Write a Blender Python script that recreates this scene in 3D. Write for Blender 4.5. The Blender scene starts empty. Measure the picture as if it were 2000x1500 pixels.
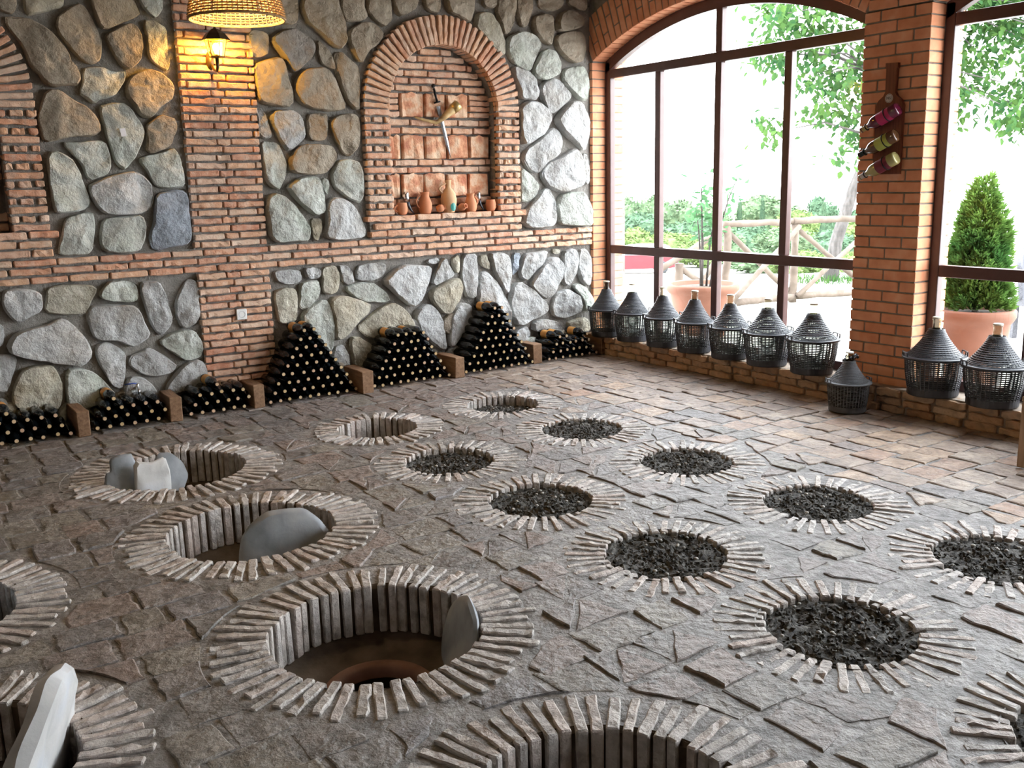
import bpy, bmesh, math, random
from mathutils import Vector as V, Matrix, Euler, noise

sc = bpy.context.scene
col = sc.collection
R = math.radians
PI = math.pi

# ---------------------------------------------------------------- camera, world, exposure
CAM = V((0.0, 0.0, 1.65))
YAW, PITCH, ROLL, FPX = 0.600029, 0.2086997, -0.0241475, 1871.05
_f = V((math.sin(YAW)*math.cos(PITCH), math.cos(YAW)*math.cos(PITCH), -math.sin(PITCH)))
_r = V((math.cos(YAW), -math.sin(YAW), 0))
_u = _r.cross(_f)
CR = _r*math.cos(ROLL) + _u*math.sin(ROLL)
CU = _u*math.cos(ROLL) - _r*math.sin(ROLL)
cd = bpy.data.cameras.new('camera')
cd.sensor_width = 36.0
cd.lens = 36.0*FPX/2000.0
cd.clip_end = 500
co = bpy.data.objects.new('camera', cd)
co.matrix_world = Matrix(((CR.x, CU.x, -_f.x, CAM.x), (CR.y, CU.y, -_f.y, CAM.y), (CR.z, CU.z, -_f.z, CAM.z), (0, 0, 0, 1)))
col.objects.link(co)
sc.camera = co

world = bpy.data.worlds.new('sky')
sc.world = world
world.use_nodes = True
wn = world.node_tree
wbg = wn.nodes['Background']
# bright even overcast: a little brighter overhead than at the horizon, all round
tc = wn.nodes.new('ShaderNodeTexCoord')
sx = wn.nodes.new('ShaderNodeSeparateXYZ')
mr = wn.nodes.new('ShaderNodeMapRange')
mx = wn.nodes.new('ShaderNodeMix'); mx.data_type = 'RGBA'
wn.links.new(tc.outputs['Generated'], sx.inputs[0])
wn.links.new(sx.outputs['Z'], mr.inputs['Value'])
wn.links.new(mr.outputs[0], mx.inputs['Factor'])
mx.inputs['A'].default_value = (0.96, 0.99, 1.03, 1)
mx.inputs['B'].default_value = (0.88, 0.945, 1.04, 1)
wn.links.new(mx.outputs['Result'], wbg.inputs['Color'])
wbg.inputs['Strength'].default_value = 1.0
vs = sc.view_settings
vs.view_transform = 'Standard'
vs.look = 'None'
vs.gamma = 1.0
vs.use_curve_mapping = False
vs.exposure = 4.1
sc.cycles.max_bounces = 10
sc.cycles.diffuse_bounces = 5
sc.cycles.glossy_bounces = 3
sc.cycles.transparent_max_bounces = 24
sc.cycles.sample_clamp_indirect = 6.0

# ---------------------------------------------------------------- helpers
rnd = random.Random(7)

def sock(node, *names):
    for n in names:
        if n in node.inputs:
            return node.inputs[n]

def PM(name, stops, scale=6.0, detail=6.0, rough=0.8, bump=0.3, bscale=40.0, bdist=0.004, rand=None, rfac=0.5,
       spec=0.3, metal=0.0, dist=0.0, rrange=0.0, stretch=None, coord='world', vscale=None, vcol=None, vfac=0.4):
    """procedural material: noise colour ramp, per-object tint, second blotch layer, fine bump"""
    m = bpy.data.materials.new(name)
    m.use_nodes = True
    nt = m.node_tree
    N, L = nt.nodes, nt.links
    b = N['Principled BSDF']
    if coord == 'world':
        g = N.new('ShaderNodeNewGeometry'); out = g.outputs['Position']
    else:
        g = N.new('ShaderNodeTexCoord'); out = g.outputs['Object']
    if stretch:
        mp = N.new('ShaderNodeMapping'); mp.inputs['Scale'].default_value = stretch
        L.new(out, mp.inputs['Vector']); out = mp.outputs[0]
    n1 = N.new('ShaderNodeTexNoise')
    n1.inputs['Scale'].default_value = scale
    n1.inputs['Detail'].default_value = detail
    n1.inputs['Distortion'].default_value = dist
    L.new(out, n1.inputs['Vector'])
    rp = N.new('ShaderNodeValToRGB')
    els = rp.color_ramp.elements
    while len(els) < len(stops): els.new(0.5)
    for e, (p, c) in zip(els, stops):
        e.position = p; e.color = (*c, 1)
    L.new(n1.outputs['Fac'], rp.inputs['Fac'])
    cur = rp.outputs['Color']
    if rand:
        oi = N.new('ShaderNodeObjectInfo')
        r2 = N.new('ShaderNodeValToRGB')
        e2 = r2.color_ramp.elements
        while len(e2) < len(rand): e2.new(0.5)
        for i, (e, c) in enumerate(zip(e2, rand)):
            e.position = i/max(1, len(rand)-1); e.color = (*c, 1)
        L.new(oi.outputs['Random'], r2.inputs['Fac'])
        mm = N.new('ShaderNodeMix'); mm.data_type = 'RGBA'; mm.blend_type = 'MIX'
        mm.inputs['Factor'].default_value = rfac
        L.new(cur, mm.inputs['A']); L.new(r2.outputs['Color'], mm.inputs['B'])
        cur = mm.outputs['Result']
    if vscale:
        n3 = N.new('ShaderNodeTexNoise'); n3.inputs['Scale'].default_value = vscale; n3.inputs['Detail'].default_value = 4
        L.new(out, n3.inputs['Vector'])
        q = N.new('ShaderNodeMapRange'); q.inputs['From Min'].default_value = 0.48; q.inputs['From Max'].default_value = 0.66
        q.inputs['To Max'].default_value = vfac
        L.new(n3.outputs['Fac'], q.inputs['Value'])
        m3 = N.new('ShaderNodeMix'); m3.data_type = 'RGBA'
        m3.inputs['B'].default_value = (*vcol, 1)
        L.new(q.outputs[0], m3.inputs['Factor']); L.new(cur, m3.inputs['A'])
        cur = m3.outputs['Result']
    L.new(cur, b.inputs['Base Color'])
    b.inputs['Roughness'].default_value = rough
    if rrange:
        q = N.new('ShaderNodeMapRange'); q.inputs['To Min'].default_value = rough-rrange; q.inputs['To Max'].default_value = rough+rrange
        L.new(n1.outputs['Fac'], q.inputs['Value']); L.new(q.outputs[0], b.inputs['Roughness'])
    b.inputs['Metallic'].default_value = metal
    s = sock(b, 'Specular IOR Level', 'Specular')
    s.default_value = spec
    if bump:
        n2 = N.new('ShaderNodeTexNoise')
        n2.inputs['Scale'].default_value = bscale; n2.inputs['Detail'].default_value = 8; n2.inputs['Roughness'].default_value = 0.6
        L.new(out, n2.inputs['Vector'])
        bp = N.new('ShaderNodeBump'); bp.inputs['Strength'].default_value = bump; bp.inputs['Distance'].default_value = bdist
        L.new(n2.outputs['Fac'], bp.inputs['Height']); L.new(bp.outputs[0], b.inputs['Normal'])
    return m

def SM(name, c, rough=0.5, metal=0.0, spec=0.4, var=0.12, scale=30):
    """nearly plain material with a faint noise variation"""
    d = tuple(max(0, x*(1-var)) for x in c); e = tuple(min(1, x*(1+var)) for x in c)
    return PM(name, [(0.3, d), (0.7, e)], scale=scale, rough=rough, metal=metal, spec=spec, bump=0.05, bscale=80, coord='obj')

def EM(name, c, strength):
    m = bpy.data.materials.new(name); m.use_nodes = True
    b = m.node_tree.nodes['Principled BSDF']
    b.inputs['Base Color'].default_value = (*c, 1)
    sock(b, 'Emission Color', 'Emission').default_value = (*c, 1)
    b.inputs['Emission Strength'].default_value = strength
    return m

def GM(name, tint, ior=1.45, rough=0.0):
    """thin clear glass: tinted see-through with a fresnel reflection"""
    m = bpy.data.materials.new(name); m.use_nodes = True
    nt = m.node_tree; N, L = nt.nodes, nt.links
    N.remove(N['Principled BSDF'])
    t = N.new('ShaderNodeBsdfTransparent'); t.inputs[0].default_value = (*tint, 1)
    g = N.new('ShaderNodeBsdfGlossy'); g.inputs['Roughness'].default_value = rough
    lw = N.new('ShaderNodeLayerWeight'); lw.inputs['Blend'].default_value = 0.5
    pw = N.new('ShaderNodeMath'); pw.operation = 'POWER'; pw.inputs[1].default_value = 5.0
    f = N.new('ShaderNodeMath'); f.operation = 'MULTIPLY_ADD'; f.inputs[1].default_value = 0.85; f.inputs[2].default_value = ((ior-1)/(ior+1))**2
    L.new(lw.outputs['Facing'], pw.inputs[0]); L.new(pw.outputs[0], f.inputs[0])
    x = N.new('ShaderNodeMixShader')
    L.new(f.outputs[0], x.inputs[0]); L.new(t.outputs[0], x.inputs[1]); L.new(g.outputs[0], x.inputs[2])
    L.new(x.outputs[0], N['Material Output'].inputs['Surface'])
    return m

def LM(name, c1, c2, trans=0.45):
    """leaf: diffuse plus light shining through, two greens"""
    m = bpy.data.materials.new(name); m.use_nodes = True
    nt = m.node_tree; N, L = nt.nodes, nt.links
    N.remove(N['Principled BSDF'])
    g = N.new('ShaderNodeNewGeometry')
    n = N.new('ShaderNodeTexNoise'); n.inputs['Scale'].default_value = 3.0; n.inputs['Detail'].default_value = 5
    L.new(g.outputs['Position'], n.inputs['Vector'])
    r = N.new('ShaderNodeValToRGB'); e = r.color_ramp.elements
    e[0].position = 0.35; e[0].color = (*c1, 1); e[1].position = 0.65; e[1].color = (*c2, 1)
    L.new(n.outputs['Fac'], r.inputs['Fac'])
    d = N.new('ShaderNodeBsdfDiffuse'); t = N.new('ShaderNodeBsdfTranslucent')
    L.new(r.outputs[0], d.inputs[0]); L.new(r.outputs[0], t.inputs[0])
    x = N.new('ShaderNodeMixShader'); x.inputs[0].default_value = trans
    L.new(d.outputs[0], x.inputs[1]); L.new(t.outputs[0], x.inputs[2])
    L.new(x.outputs[0], N['Material Output'].inputs['Surface'])
    return m

class MB:
    """collects shapes; build() links them as one mesh object"""
    def __init__(s): s.v = []; s.f = []
    def add(s, vs_, fs_):
        o = len(s.v); s.v.extend([tuple(p) for p in vs_]); s.f.extend([tuple(i+o for i in f) for f in fs_]); return s
    def box(s, a, b):
        x0, y0, z0 = a; x1, y1, z1 = b
        return s.add([(x0,y0,z0),(x1,y0,z0),(x1,y1,z0),(x0,y1,z0),(x0,y0,z1),(x1,y0,z1),(x1,y1,z1),(x0,y1,z1)],
                     [(0,3,2,1),(4,5,6,7),(0,1,5,4),(1,2,6,5),(2,3,7,6),(3,0,4,7)])
    def lathe(s, prof, n=24, c=(0,0,0), axis='z', closed=False):
        vs_ = []
        for r, z in prof:
            for i in range(n):
                a = 2*PI*i/n
                p = (r*math.cos(a), r*math.sin(a), z) if axis == 'z' else (r*math.cos(a), z, -r*math.sin(a))
                vs_.append((p[0]+c[0], p[1]+c[1], p[2]+c[2]))
        fs_ = []
        for j in range(len(prof)-1):
            for i in range(n):
                k = (i+1) % n
                fs_.append((j*n+i, j*n+k, (j+1)*n+k, (j+1)*n+i))
        if closed:
            fs_.append(tuple(range(n-1, -1, -1))); fs_.append(tuple((len(prof)-1)*n+i for i in range(n)))
        return s.add(vs_, fs_)
    def tube(s, pts, rad, n=6, cap=True, closed=False):
        pts = [V(p) for p in pts]
        if not hasattr(rad, '__len__'): rad = [rad]*len(pts)
        vs_ = []; fs_ = []; m = len(pts)
        up = None
        for i, p in enumerate(pts):
            if closed: t = pts[(i+1) % m]-pts[i-1]
            else: t = pts[min(i+1, m-1)]-pts[max(i-1, 0)]
            t.normalize()
            if up is None: up = V((0,0,1)) if abs(t.z) < 0.9 else V((1,0,0))
            a = t.cross(up)
            if a.length < 1e-5: a = t.cross(V((0.3,0.9,0.1)))
            a.normalize(); b = a.cross(t); up = b
            for k in range(n):
                w = 2*PI*k/n
                vs_.append(p+(a*math.cos(w)+b*math.sin(w))*rad[i])
        for i in range(m if closed else m-1):
            j = (i+1) % m
            for k in range(n):
                l = (k+1) % n
                fs_.append((i*n+k, j*n+k, j*n+l, i*n+l))
        if cap and not closed:
            fs_.append(tuple(range(n))); fs_.append(tuple((m-1)*n+k for k in range(n-1, -1, -1)))
        return s.add(vs_, fs_)
    def prism(s, poly, fn):
        """poly 2D; fn(p, t) gives the 3D point on the near (t=0) and far (t=1) side"""
        n = len(poly)
        vs_ = [fn(p, 0) for p in poly]+[fn(p, 1) for p in poly]
        fs_ = [tuple(range(n)), tuple(range(2*n-1, n-1, -1))]+[(i, i+n, (i+1) % n+n, (i+1) % n) for i in range(n)]
        return s.add(vs_, fs_)
    def mesh(s, name, mat=None, smooth=False):
        me = bpy.data.meshes.new(name); me.from_pydata(s.v, [], s.f)
        if smooth: me.polygons.foreach_set('use_smooth', [True]*len(me.polygons))
        if mat: me.materials.append(mat)
        bm = bmesh.new(); bm.from_mesh(me); bmesh.ops.recalc_face_normals(bm, faces=bm.faces); bm.to_mesh(me); bm.free()
        if smooth and smooth is not True: me.set_sharp_from_angle(angle=smooth)
        return me
    def build(s, name, mat, parent=None, smooth=False, loc=None, rot=None):
        return ob(name, s.mesh(name, mat, smooth), parent, loc, rot)

def ob(name, me, parent=None, loc=None, rot=None, scale=None):
    o = bpy.data.objects.new(name, me)
    col.objects.link(o)
    if parent is not None: o.parent = parent
    if loc is not None: o.location = loc
    if rot is not None: o.rotation_euler = rot
    if scale is not None: o.scale = scale
    return o

def tag(o, label=None, cat=None, group=None, kind=None):
    if label: o['label'] = label
    if cat: o['category'] = cat
    if group: o['group'] = group
    if kind: o['kind'] = kind
    return o

def empty(name, loc=(0,0,0), rot=(0,0,0)):
    o = bpy.data.objects.new(name, None); o.empty_display_size = 0.1
    o.location = loc; o.rotation_euler = rot
    col.objects.link(o)
    return o

def copy_tree(o, parent=None):
    c = o.copy(); col.objects.link(c); c.parent = parent
    for ch in list(o.children): copy_tree(ch, c)
    return c

def rough_box(name, sx_, sy_, sz_, mat, seed, jit=0.004, bev=0.006, cuts=3, axis=0):
    """a worn brick: box cut along its length, jittered, bevelled, centred on its middle"""
    r = random.Random(seed)
    bm = bmesh.new(); bmesh.ops.create_cube(bm, size=1.0)
    for v in bm.verts: v.co = V((v.co.x*sx_, v.co.y*sy_, v.co.z*sz_))
    L = (sx_, sy_, sz_)[axis]
    for k in range(1, cuts+1):
        n = V((0,0,0)); n[axis] = 1
        p = V((0,0,0)); p[axis] = -L/2+L*k/(cuts+1)
        bmesh.ops.bisect_plane(bm, geom=bm.verts[:]+bm.edges[:]+bm.faces[:], plane_co=p, plane_no=n)
    for v in bm.verts:
        v.co += V((r.uniform(-1,1), r.uniform(-1,1), r.uniform(-1,1)))*jit
    es = [e for e in bm.edges if len(e.link_faces) == 2 and e.calc_face_angle(0) > 0.7]
    bmesh.ops.bevel(bm, geom=es, offset=bev, segments=1, affect='EDGES', profile=0.6)
    for v in bm.verts:
        v.co += V((r.uniform(-1,1), r.uniform(-1,1), r.uniform(-1,1)))*jit*0.35
    me = bpy.data.meshes.new(name); bm.to_mesh(me); bm.free()
    me.materials.append(mat)
    return me

def fill_holes(name, outer, holes, fn, mat, parent=None):
    """flat sheet with holes: outer and holes are 2D loops, fn maps 2D to 3D"""
    bm = bmesh.new(); es = []
    for loop in [outer]+holes:
        vs_ = [bm.verts.new(V((p[0], p[1], 0))) for p in loop]
        for i in range(len(vs_)): es.append(bm.edges.new((vs_[i], vs_[(i+1) % len(vs_)])))
    bmesh.ops.triangle_fill(bm, use_beauty=True, use_dissolve=False, edges=es, normal=(0,0,1))
    for v in bm.verts: v.co = V(fn(v.co.x, v.co.y))
    me = bpy.data.meshes.new(name); bm.to_mesh(me); bm.free(); me.materials.append(mat)
    return ob(name, me, parent)

def circ(cx, cy, r, n=48, a0=0.0, a1=2*PI, end=False):
    k = n-1 if end else n
    return [(cx+r*math.cos(a0+(a1-a0)*i/k), cy+r*math.sin(a0+(a1-a0)*i/k)) for i in range(n)]

ORD = ['first','second','third','fourth','fifth','sixth','seventh','eighth','ninth','tenth','eleventh','twelfth']

# ---------------------------------------------------------------- materials
MORTAR = PM('mortar', [(0.3,(0.20,0.187,0.17)),(0.7,(0.31,0.292,0.268))], scale=9, rough=0.95, bump=0.9, bscale=45, bdist=0.02, spec=0.15)
FLOORM = PM('floor_mortar', [(0.30,(0.095,0.088,0.082)),(0.5,(0.22,0.205,0.192)),(0.70,(0.35,0.328,0.31))], scale=9, detail=12, rough=0.46, bump=1.0, bscale=24, bdist=0.024, spec=0.55, vscale=30, vcol=(0.10,0.088,0.08), vfac=0.6)
PAVE = PM('paving', [(0.30,(0.08,0.072,0.067)),(0.48,(0.20,0.182,0.171)),(0.70,(0.36,0.33,0.31))], scale=10, detail=13, rough=0.43, bump=1.0, bscale=20, bdist=0.026,
          rand=[(0.13,0.12,0.118),(0.22,0.19,0.175),(0.31,0.21,0.165),(0.20,0.19,0.20),(0.28,0.245,0.18),(0.17,0.15,0.14)], rfac=0.48, spec=0.5, rrange=0.12, vscale=28, vcol=(0.085,0.075,0.07), vfac=0.65)
PAVEW = PM('paving_terracotta', [(0.32,(0.12,0.088,0.068)),(0.5,(0.29,0.215,0.165)),(0.68,(0.46,0.375,0.30))], scale=9, detail=12, rough=0.40, bump=0.9, bscale=20, bdist=0.020,
          rand=[(0.38,0.20,0.115),(0.32,0.26,0.21),(0.24,0.20,0.18),(0.44,0.29,0.17),(0.40,0.35,0.29)], rfac=0.45, spec=0.4, rrange=0.12, vscale=26, vcol=(0.12,0.09,0.075), vfac=0.5)
RINGB = PM('ring_brick', [(0.28,(0.27,0.245,0.22)),(0.5,(0.48,0.445,0.41)),(0.72,(0.66,0.625,0.59))], scale=18, detail=11, rough=0.6, bump=1.0, bscale=45, bdist=0.014,
          rand=[(0.50,0.45,0.41),(0.44,0.41,0.39),(0.58,0.50,0.44),(0.48,0.34,0.28),(0.56,0.53,0.51),(0.36,0.33,0.31)], rfac=0.4, spec=0.45, vscale=20, vcol=(0.18,0.16,0.145), vfac=0.45)
OLDB = PM('old_brick', [(0.28,(0.38,0.20,0.125)),(0.5,(0.66,0.385,0.25)),(0.70,(0.80,0.63,0.49))], scale=17, detail=9, rough=0.88, bump=0.9, bscale=55, bdist=0.010,
          rand=[(0.58,0.24,0.145),(0.64,0.38,0.24),(0.62,0.48,0.37),(0.50,0.20,0.125),(0.66,0.42,0.27),(0.58,0.31,0.21),(0.68,0.56,0.45)], rfac=0.58, spec=0.2, vscale=16, vcol=(0.56,0.48,0.40), vfac=0.3)
SILLB = PM('sill_brick', [(0.28,(0.24,0.145,0.09)),(0.5,(0.45,0.29,0.18)),(0.70,(0.62,0.46,0.32))], scale=14, detail=8, rough=0.85, bump=0.8, bscale=70, bdist=0.006,
          rand=[(0.50,0.27,0.15),(0.58,0.40,0.25),(0.38,0.20,0.12),(0.62,0.48,0.34)], rfac=0.5, spec=0.2, vscale=14, vcol=(0.12,0.08,0.06), vfac=0.5)
TILEB = PM('old_tile', [(0.36,(0.42,0.135,0.075)),(0.47,(0.66,0.33,0.19)),(0.60,(0.76,0.60,0.44))], scale=11, detail=12, rough=0.88, bump=0.8, bscale=45, bdist=0.010,
          rand=[(0.60,0.28,0.15),(0.62,0.40,0.26),(0.58,0.26,0.16)], rfac=0.35, spec=0.2)
NEWB = PM('smooth_brick', [(0.28,(0.54,0.205,0.105)),(0.55,(0.70,0.32,0.175)),(0.75,(0.76,0.44,0.28))], scale=10, detail=6, rough=0.8, bump=0.25, bscale=90, bdist=0.003,
          rand=[(0.60,0.225,0.11),(0.76,0.38,0.22),(0.68,0.29,0.16)], rfac=0.4, spec=0.25)
MORT2 = PM('grey_mortar', [(0.3,(0.18,0.165,0.14)),(0.7,(0.27,0.245,0.215))], scale=20, rough=0.95, bump=0.4, bscale=120, spec=0.1)
def stone_mat(n, a, b, c, v):
    a = tuple((p+q*1.3)/2.3*1.08 for p, q in zip(a, b)); b = tuple(x*1.12 for x in b); c = tuple(min(1, x*1.1) for x in c)
    return PM('stone_'+n, [(0.27,a),(0.5,b),(0.73,c)], scale=8, detail=14, rough=0.85, bump=1.0, bscale=11, bdist=0.06, spec=0.25, dist=1.2, vscale=4.0, vcol=v, vfac=0.55, rand=[tuple(x*0.75 for x in b), tuple(min(1,x*1.2) for x in b)], rfac=0.35)
STONE = {'b': stone_mat('beige', (0.20,0.165,0.125),(0.33,0.285,0.225),(0.46,0.41,0.34),(0.36,0.28,0.20)),
         'y': stone_mat('ochre', (0.27,0.245,0.19),(0.43,0.405,0.33),(0.58,0.555,0.48),(0.40,0.33,0.22)),
         'g': stone_mat('green_grey', (0.26,0.27,0.24),(0.455,0.47,0.43),(0.62,0.635,0.60),(0.38,0.42,0.35)),
         'w': stone_mat('pale_grey', (0.26,0.26,0.25),(0.43,0.435,0.43),(0.58,0.585,0.58),(0.36,0.33,0.28)),
         'd': stone_mat('brown_grey', (0.16,0.14,0.12),(0.26,0.235,0.21),(0.37,0.34,0.31),(0.30,0.25,0.2)),
         's': stone_mat('slate_blue', (0.20,0.22,0.25),(0.34,0.38,0.43),(0.48,0.52,0.57),(0.36,0.40,0.46))}
SLATE = PM('lid_slate', [(0.28,(0.27,0.28,0.30)),(0.5,(0.42,0.43,0.45)),(0.72,(0.56,0.56,0.56))], scale=4, detail=8, rough=0.7, bump=0.4, bscale=14, bdist=0.008, spec=0.35, vscale=2.2, vcol=(0.45,0.36,0.26), vfac=0.5, coord='obj')
FRAME = PM('frame_brown', [(0.3,(0.075,0.034,0.030)),(0.7,(0.10,0.048,0.042))], scale=12, rough=0.32, bump=0.05, bscale=60, spec=0.5)
PANE = GM('window_glass', (0.97,0.985,0.98))
GLASSJ = GM('demijohn_glass', (0.90,0.93,0.88), 1.3)
WINEJ = PM('dark_wine', [(0.4,(0.012,0.006,0.008)),(0.6,(0.02,0.01,0.012))], rough=0.1, bump=0, spec=0.6, coord='obj')
NECKG = GM('neck_glass', (0.66,0.64,0.54), 1.5)
CAPM = SM('neck_cap', (0.50,0.45,0.36), rough=0.5)
BOTTLE = PM('bottle_glass', [(0.4,(0.006,0.008,0.010)),(0.6,(0.012,0.014,0.017))], rough=0.09, bump=0, spec=0.5, coord='obj')
CORK = PM('cork', [(0.3,(0.40,0.27,0.13)),(0.7,(0.62,0.46,0.26))], scale=60, rough=0.8, bump=0.2, bscale=150, coord='obj', rand=[(0.5,0.32,0.12),(0.6,0.45,0.28),(0.55,0.30,0.26)], rfac=0.4)
LABELO = PM('label_orange', [(0.3,(0.50,0.24,0.06)),(0.7,(0.62,0.33,0.10))], scale=25, rough=0.6, bump=0, coord='obj')
PLAST = PM('black_plastic', [(0.4,(0.026,0.028,0.035)),(0.6,(0.036,0.038,0.046))], rough=0.42, bump=0, spec=0.5, coord='obj')
PLASTG = PM('dusty_plastic', [(0.3,(0.07,0.072,0.078)),(0.7,(0.11,0.112,0.118))], scale=14, rough=0.55, bump=0, spec=0.4, coord='obj')
OAK = PM('block_wood', [(0.3,(0.12,0.062,0.032)),(0.7,(0.30,0.18,0.10))], scale=5, rough=0.75, bump=0.4, bscale=18, stretch=(9,1.2,9), dist=1.0, rand=[(0.16,0.09,0.05),(0.34,0.20,0.12)], rfac=0.3, coord='obj')
RACK = PM('rack_wood', [(0.3,(0.12,0.034,0.018)),(0.7,(0.22,0.072,0.036))], scale=5, rough=0.5, bump=0.2, bscale=20, stretch=(14,14,1), coord='obj')
IRON = SM('black_iron', (0.012,0.011,0.011), rough=0.45, metal=0.6)
BRASS = SM('old_brass', (0.10,0.065,0.035), rough=0.4, metal=0.7)
GOLDM = SM('gilt_mount', (0.50,0.36,0.15), rough=0.35, metal=0.6)
STEEL = SM('steel', (0.36,0.37,0.39), rough=0.42, metal=0.9)
CHROME = SM('chrome', (0.75,0.76,0.78), rough=0.12, metal=1.0)
TERRA = PM('terracotta', [(0.3,(0.50,0.20,0.10)),(0.7,(0.62,0.28,0.15))], scale=9, rough=0.75, bump=0.15, bscale=60, coord='obj', rand=[(0.56,0.22,0.11),(0.60,0.27,0.14)], rfac=0.4)
TERRAL = PM('pale_terracotta', [(0.3,(0.55,0.34,0.19)),(0.7,(0.66,0.45,0.27))], scale=12, rough=0.8, bump=0.3, bscale=60, coord='obj')
GREENP = SM('green_glaze', (0.02,0.22,0.18), rough=0.4)
HORN = PM('horn', [(0.3,(0.20,0.11,0.04)),(0.6,(0.60,0.42,0.20)),(0.8,(0.75,0.62,0.38))], scale=9, rough=0.35, bump=0.1, coord='obj')
HORNB = PM('dark_horn', [(0.3,(0.015,0.016,0.022)),(0.7,(0.06,0.07,0.10))], scale=9, rough=0.25, bump=0, spec=0.6, coord='obj')
WHITEP = SM('white_plastic', (0.72,0.72,0.70), rough=0.4, var=0.03)
PAPER = SM('paper', (0.72,0.74,0.78), rough=0.8, var=0.06)
INK = SM('ink', (0.03,0.03,0.035), rough=0.7)
WICKER = PM('wicker', [(0.3,(0.22,0.115,0.04)),(0.7,(0.40,0.24,0.095))], scale=30, rough=0.6, bump=0.2, bscale=90, coord='obj')
PLASTER = PM('plaster', [(0.3,(0.30,0.26,0.22)),(0.7,(0.42,0.37,0.32))], scale=4, rough=0.9, bump=0.3, bscale=20)
CEILM = PM('ceiling_wood', [(0.3,(0.15,0.11,0.08)),(0.7,(0.24,0.18,0.135))], scale=4, rough=0.7, bump=0.3, bscale=14, stretch=(1,10,10))
GRAVEL = PM('dark_gravel', [(0.32,(0.012,0.010,0.008)),(0.52,(0.055,0.049,0.040)),(0.70,(0.16,0.15,0.13))], scale=48, detail=6, rough=0.75, bump=1.0, bscale=90, bdist=0.010, spec=0.4)
PEBBLE = PM('pebble', [(0.3,(0.10,0.095,0.085)),(0.7,(0.42,0.39,0.34))], scale=14, rough=0.6, bump=0.2, spec=0.4)
EARTH = PM('pit_earth', [(0.3,(0.05,0.036,0.025)),(0.7,(0.13,0.10,0.075))], scale=8, rough=0.9, bump=0.6, bscale=40, spec=0.15)
JARIN = PM('jar_clay_shaded', [(0.3,(0.012,0.008,0.006)),(0.7,(0.03,0.018,0.013))], scale=8, rough=0.8, bump=0.2)  # jar clay coloured near black to stand for the darkness down inside
JARM = PM('jar_clay', [(0.3,(0.17,0.085,0.055)),(0.7,(0.27,0.145,0.10))], scale=8, rough=0.75, bump=0.3, bscale=50)
GROUND = PM('pale_ground', [(0.3,(0.40,0.38,0.35)),(0.7,(0.56,0.54,0.51))], scale=1.2, detail=9, rough=0.95, bump=0.4, bscale=9, bdist=0.03, spec=0.1, vscale=0.22, vcol=(0.34,0.36,0.20), vfac=0.35)
LOGW = PM('pale_log', [(0.3,(0.075,0.056,0.042)),(0.7,(0.15,0.118,0.094))], scale=4, rough=0.85, bump=0.3, bscale=12, dist=1)
BARK = PM('bark', [(0.3,(0.048,0.043,0.039)),(0.7,(0.105,0.096,0.090))], scale=6, rough=0.9, bump=0.7, bscale=16, bdist=0.02, stretch=(4,4,1))
POT = PM('pot_terracotta', [(0.3,(0.15,0.064,0.038)),(0.7,(0.19,0.086,0.054))], scale=5, rough=0.75, bump=0.1, bscale=50)
SOIL = PM('soil', [(0.3,(0.03,0.024,0.018)),(0.7,(0.09,0.07,0.05))], scale=30, rough=0.95, bump=0.8, bscale=60)
LEAF = LM('leaf', (0.026,0.070,0.028), (0.070,0.130,0.034), 0.5)
LEAFT = LM('thuja_leaf', (0.040,0.105,0.026), (0.125,0.215,0.045), 0.45)
LEAFS = LM('sapling_leaf', (0.05,0.13,0.06), (0.09,0.20,0.09), 0.4)
CROWN = [LM('crown_mid', (0.070,0.115,0.062), (0.12,0.165,0.09), 0.1), LM('crown_dark', (0.052,0.092,0.056), (0.085,0.135,0.08), 0.1),
         LM('crown_light', (0.085,0.135,0.045), (0.14,0.185,0.07), 0.15), LM('crown_blue', (0.05,0.085,0.09), (0.08,0.13,0.14), 0.05)]
CARR = SM('car_red', (0.11,0.008,0.014), rough=0.3, var=0.02)
CARS = SM('car_silver', (0.20,0.205,0.22), rough=0.3, var=0.02)
CARG = SM('car_glass', (0.05,0.06,0.07), rough=0.1)
TYRE = SM('tyre', (0.03,0.03,0.032), rough=0.8)
RATTAN = PM('grey_rattan', [(0.3,(0.06,0.062,0.07)),(0.7,(0.13,0.13,0.145))], scale=90, rough=0.7, bump=0.8, bscale=120, coord='obj')

# ---------------------------------------------------------------- back wall: mortar, stones, brick trim
YB = 7.30          # mortar face of the back wall
XP = 5.96          # inner face of the window wall
CEIL = 3.55
X0, Y0 = -3.0, -4.6
NICHES = [(4.335, 'right'), (0.405, 'left')]
def niche_outline(cx, r=0.53, z0=1.39, zc=2.25, n=25):
    return [(cx-r, z0), (cx+r, z0)]+[(cx+r*math.cos(PI*i/(n-1)), zc+r*math.sin(PI*i/(n-1))) for i in range(n)]
wall_back = fill_holes('wall_back', [(X0,-0.3),(6.4,-0.3),(6.4,CEIL),(X0,CEIL)], [niche_outline(c) for c, _ in NICHES], lambda a, b: (a, YB, b), MORTAR)
tag(wall_back, 'rubble stone back wall of large pale boulders set in grey mortar', 'wall', kind='structure')

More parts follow.
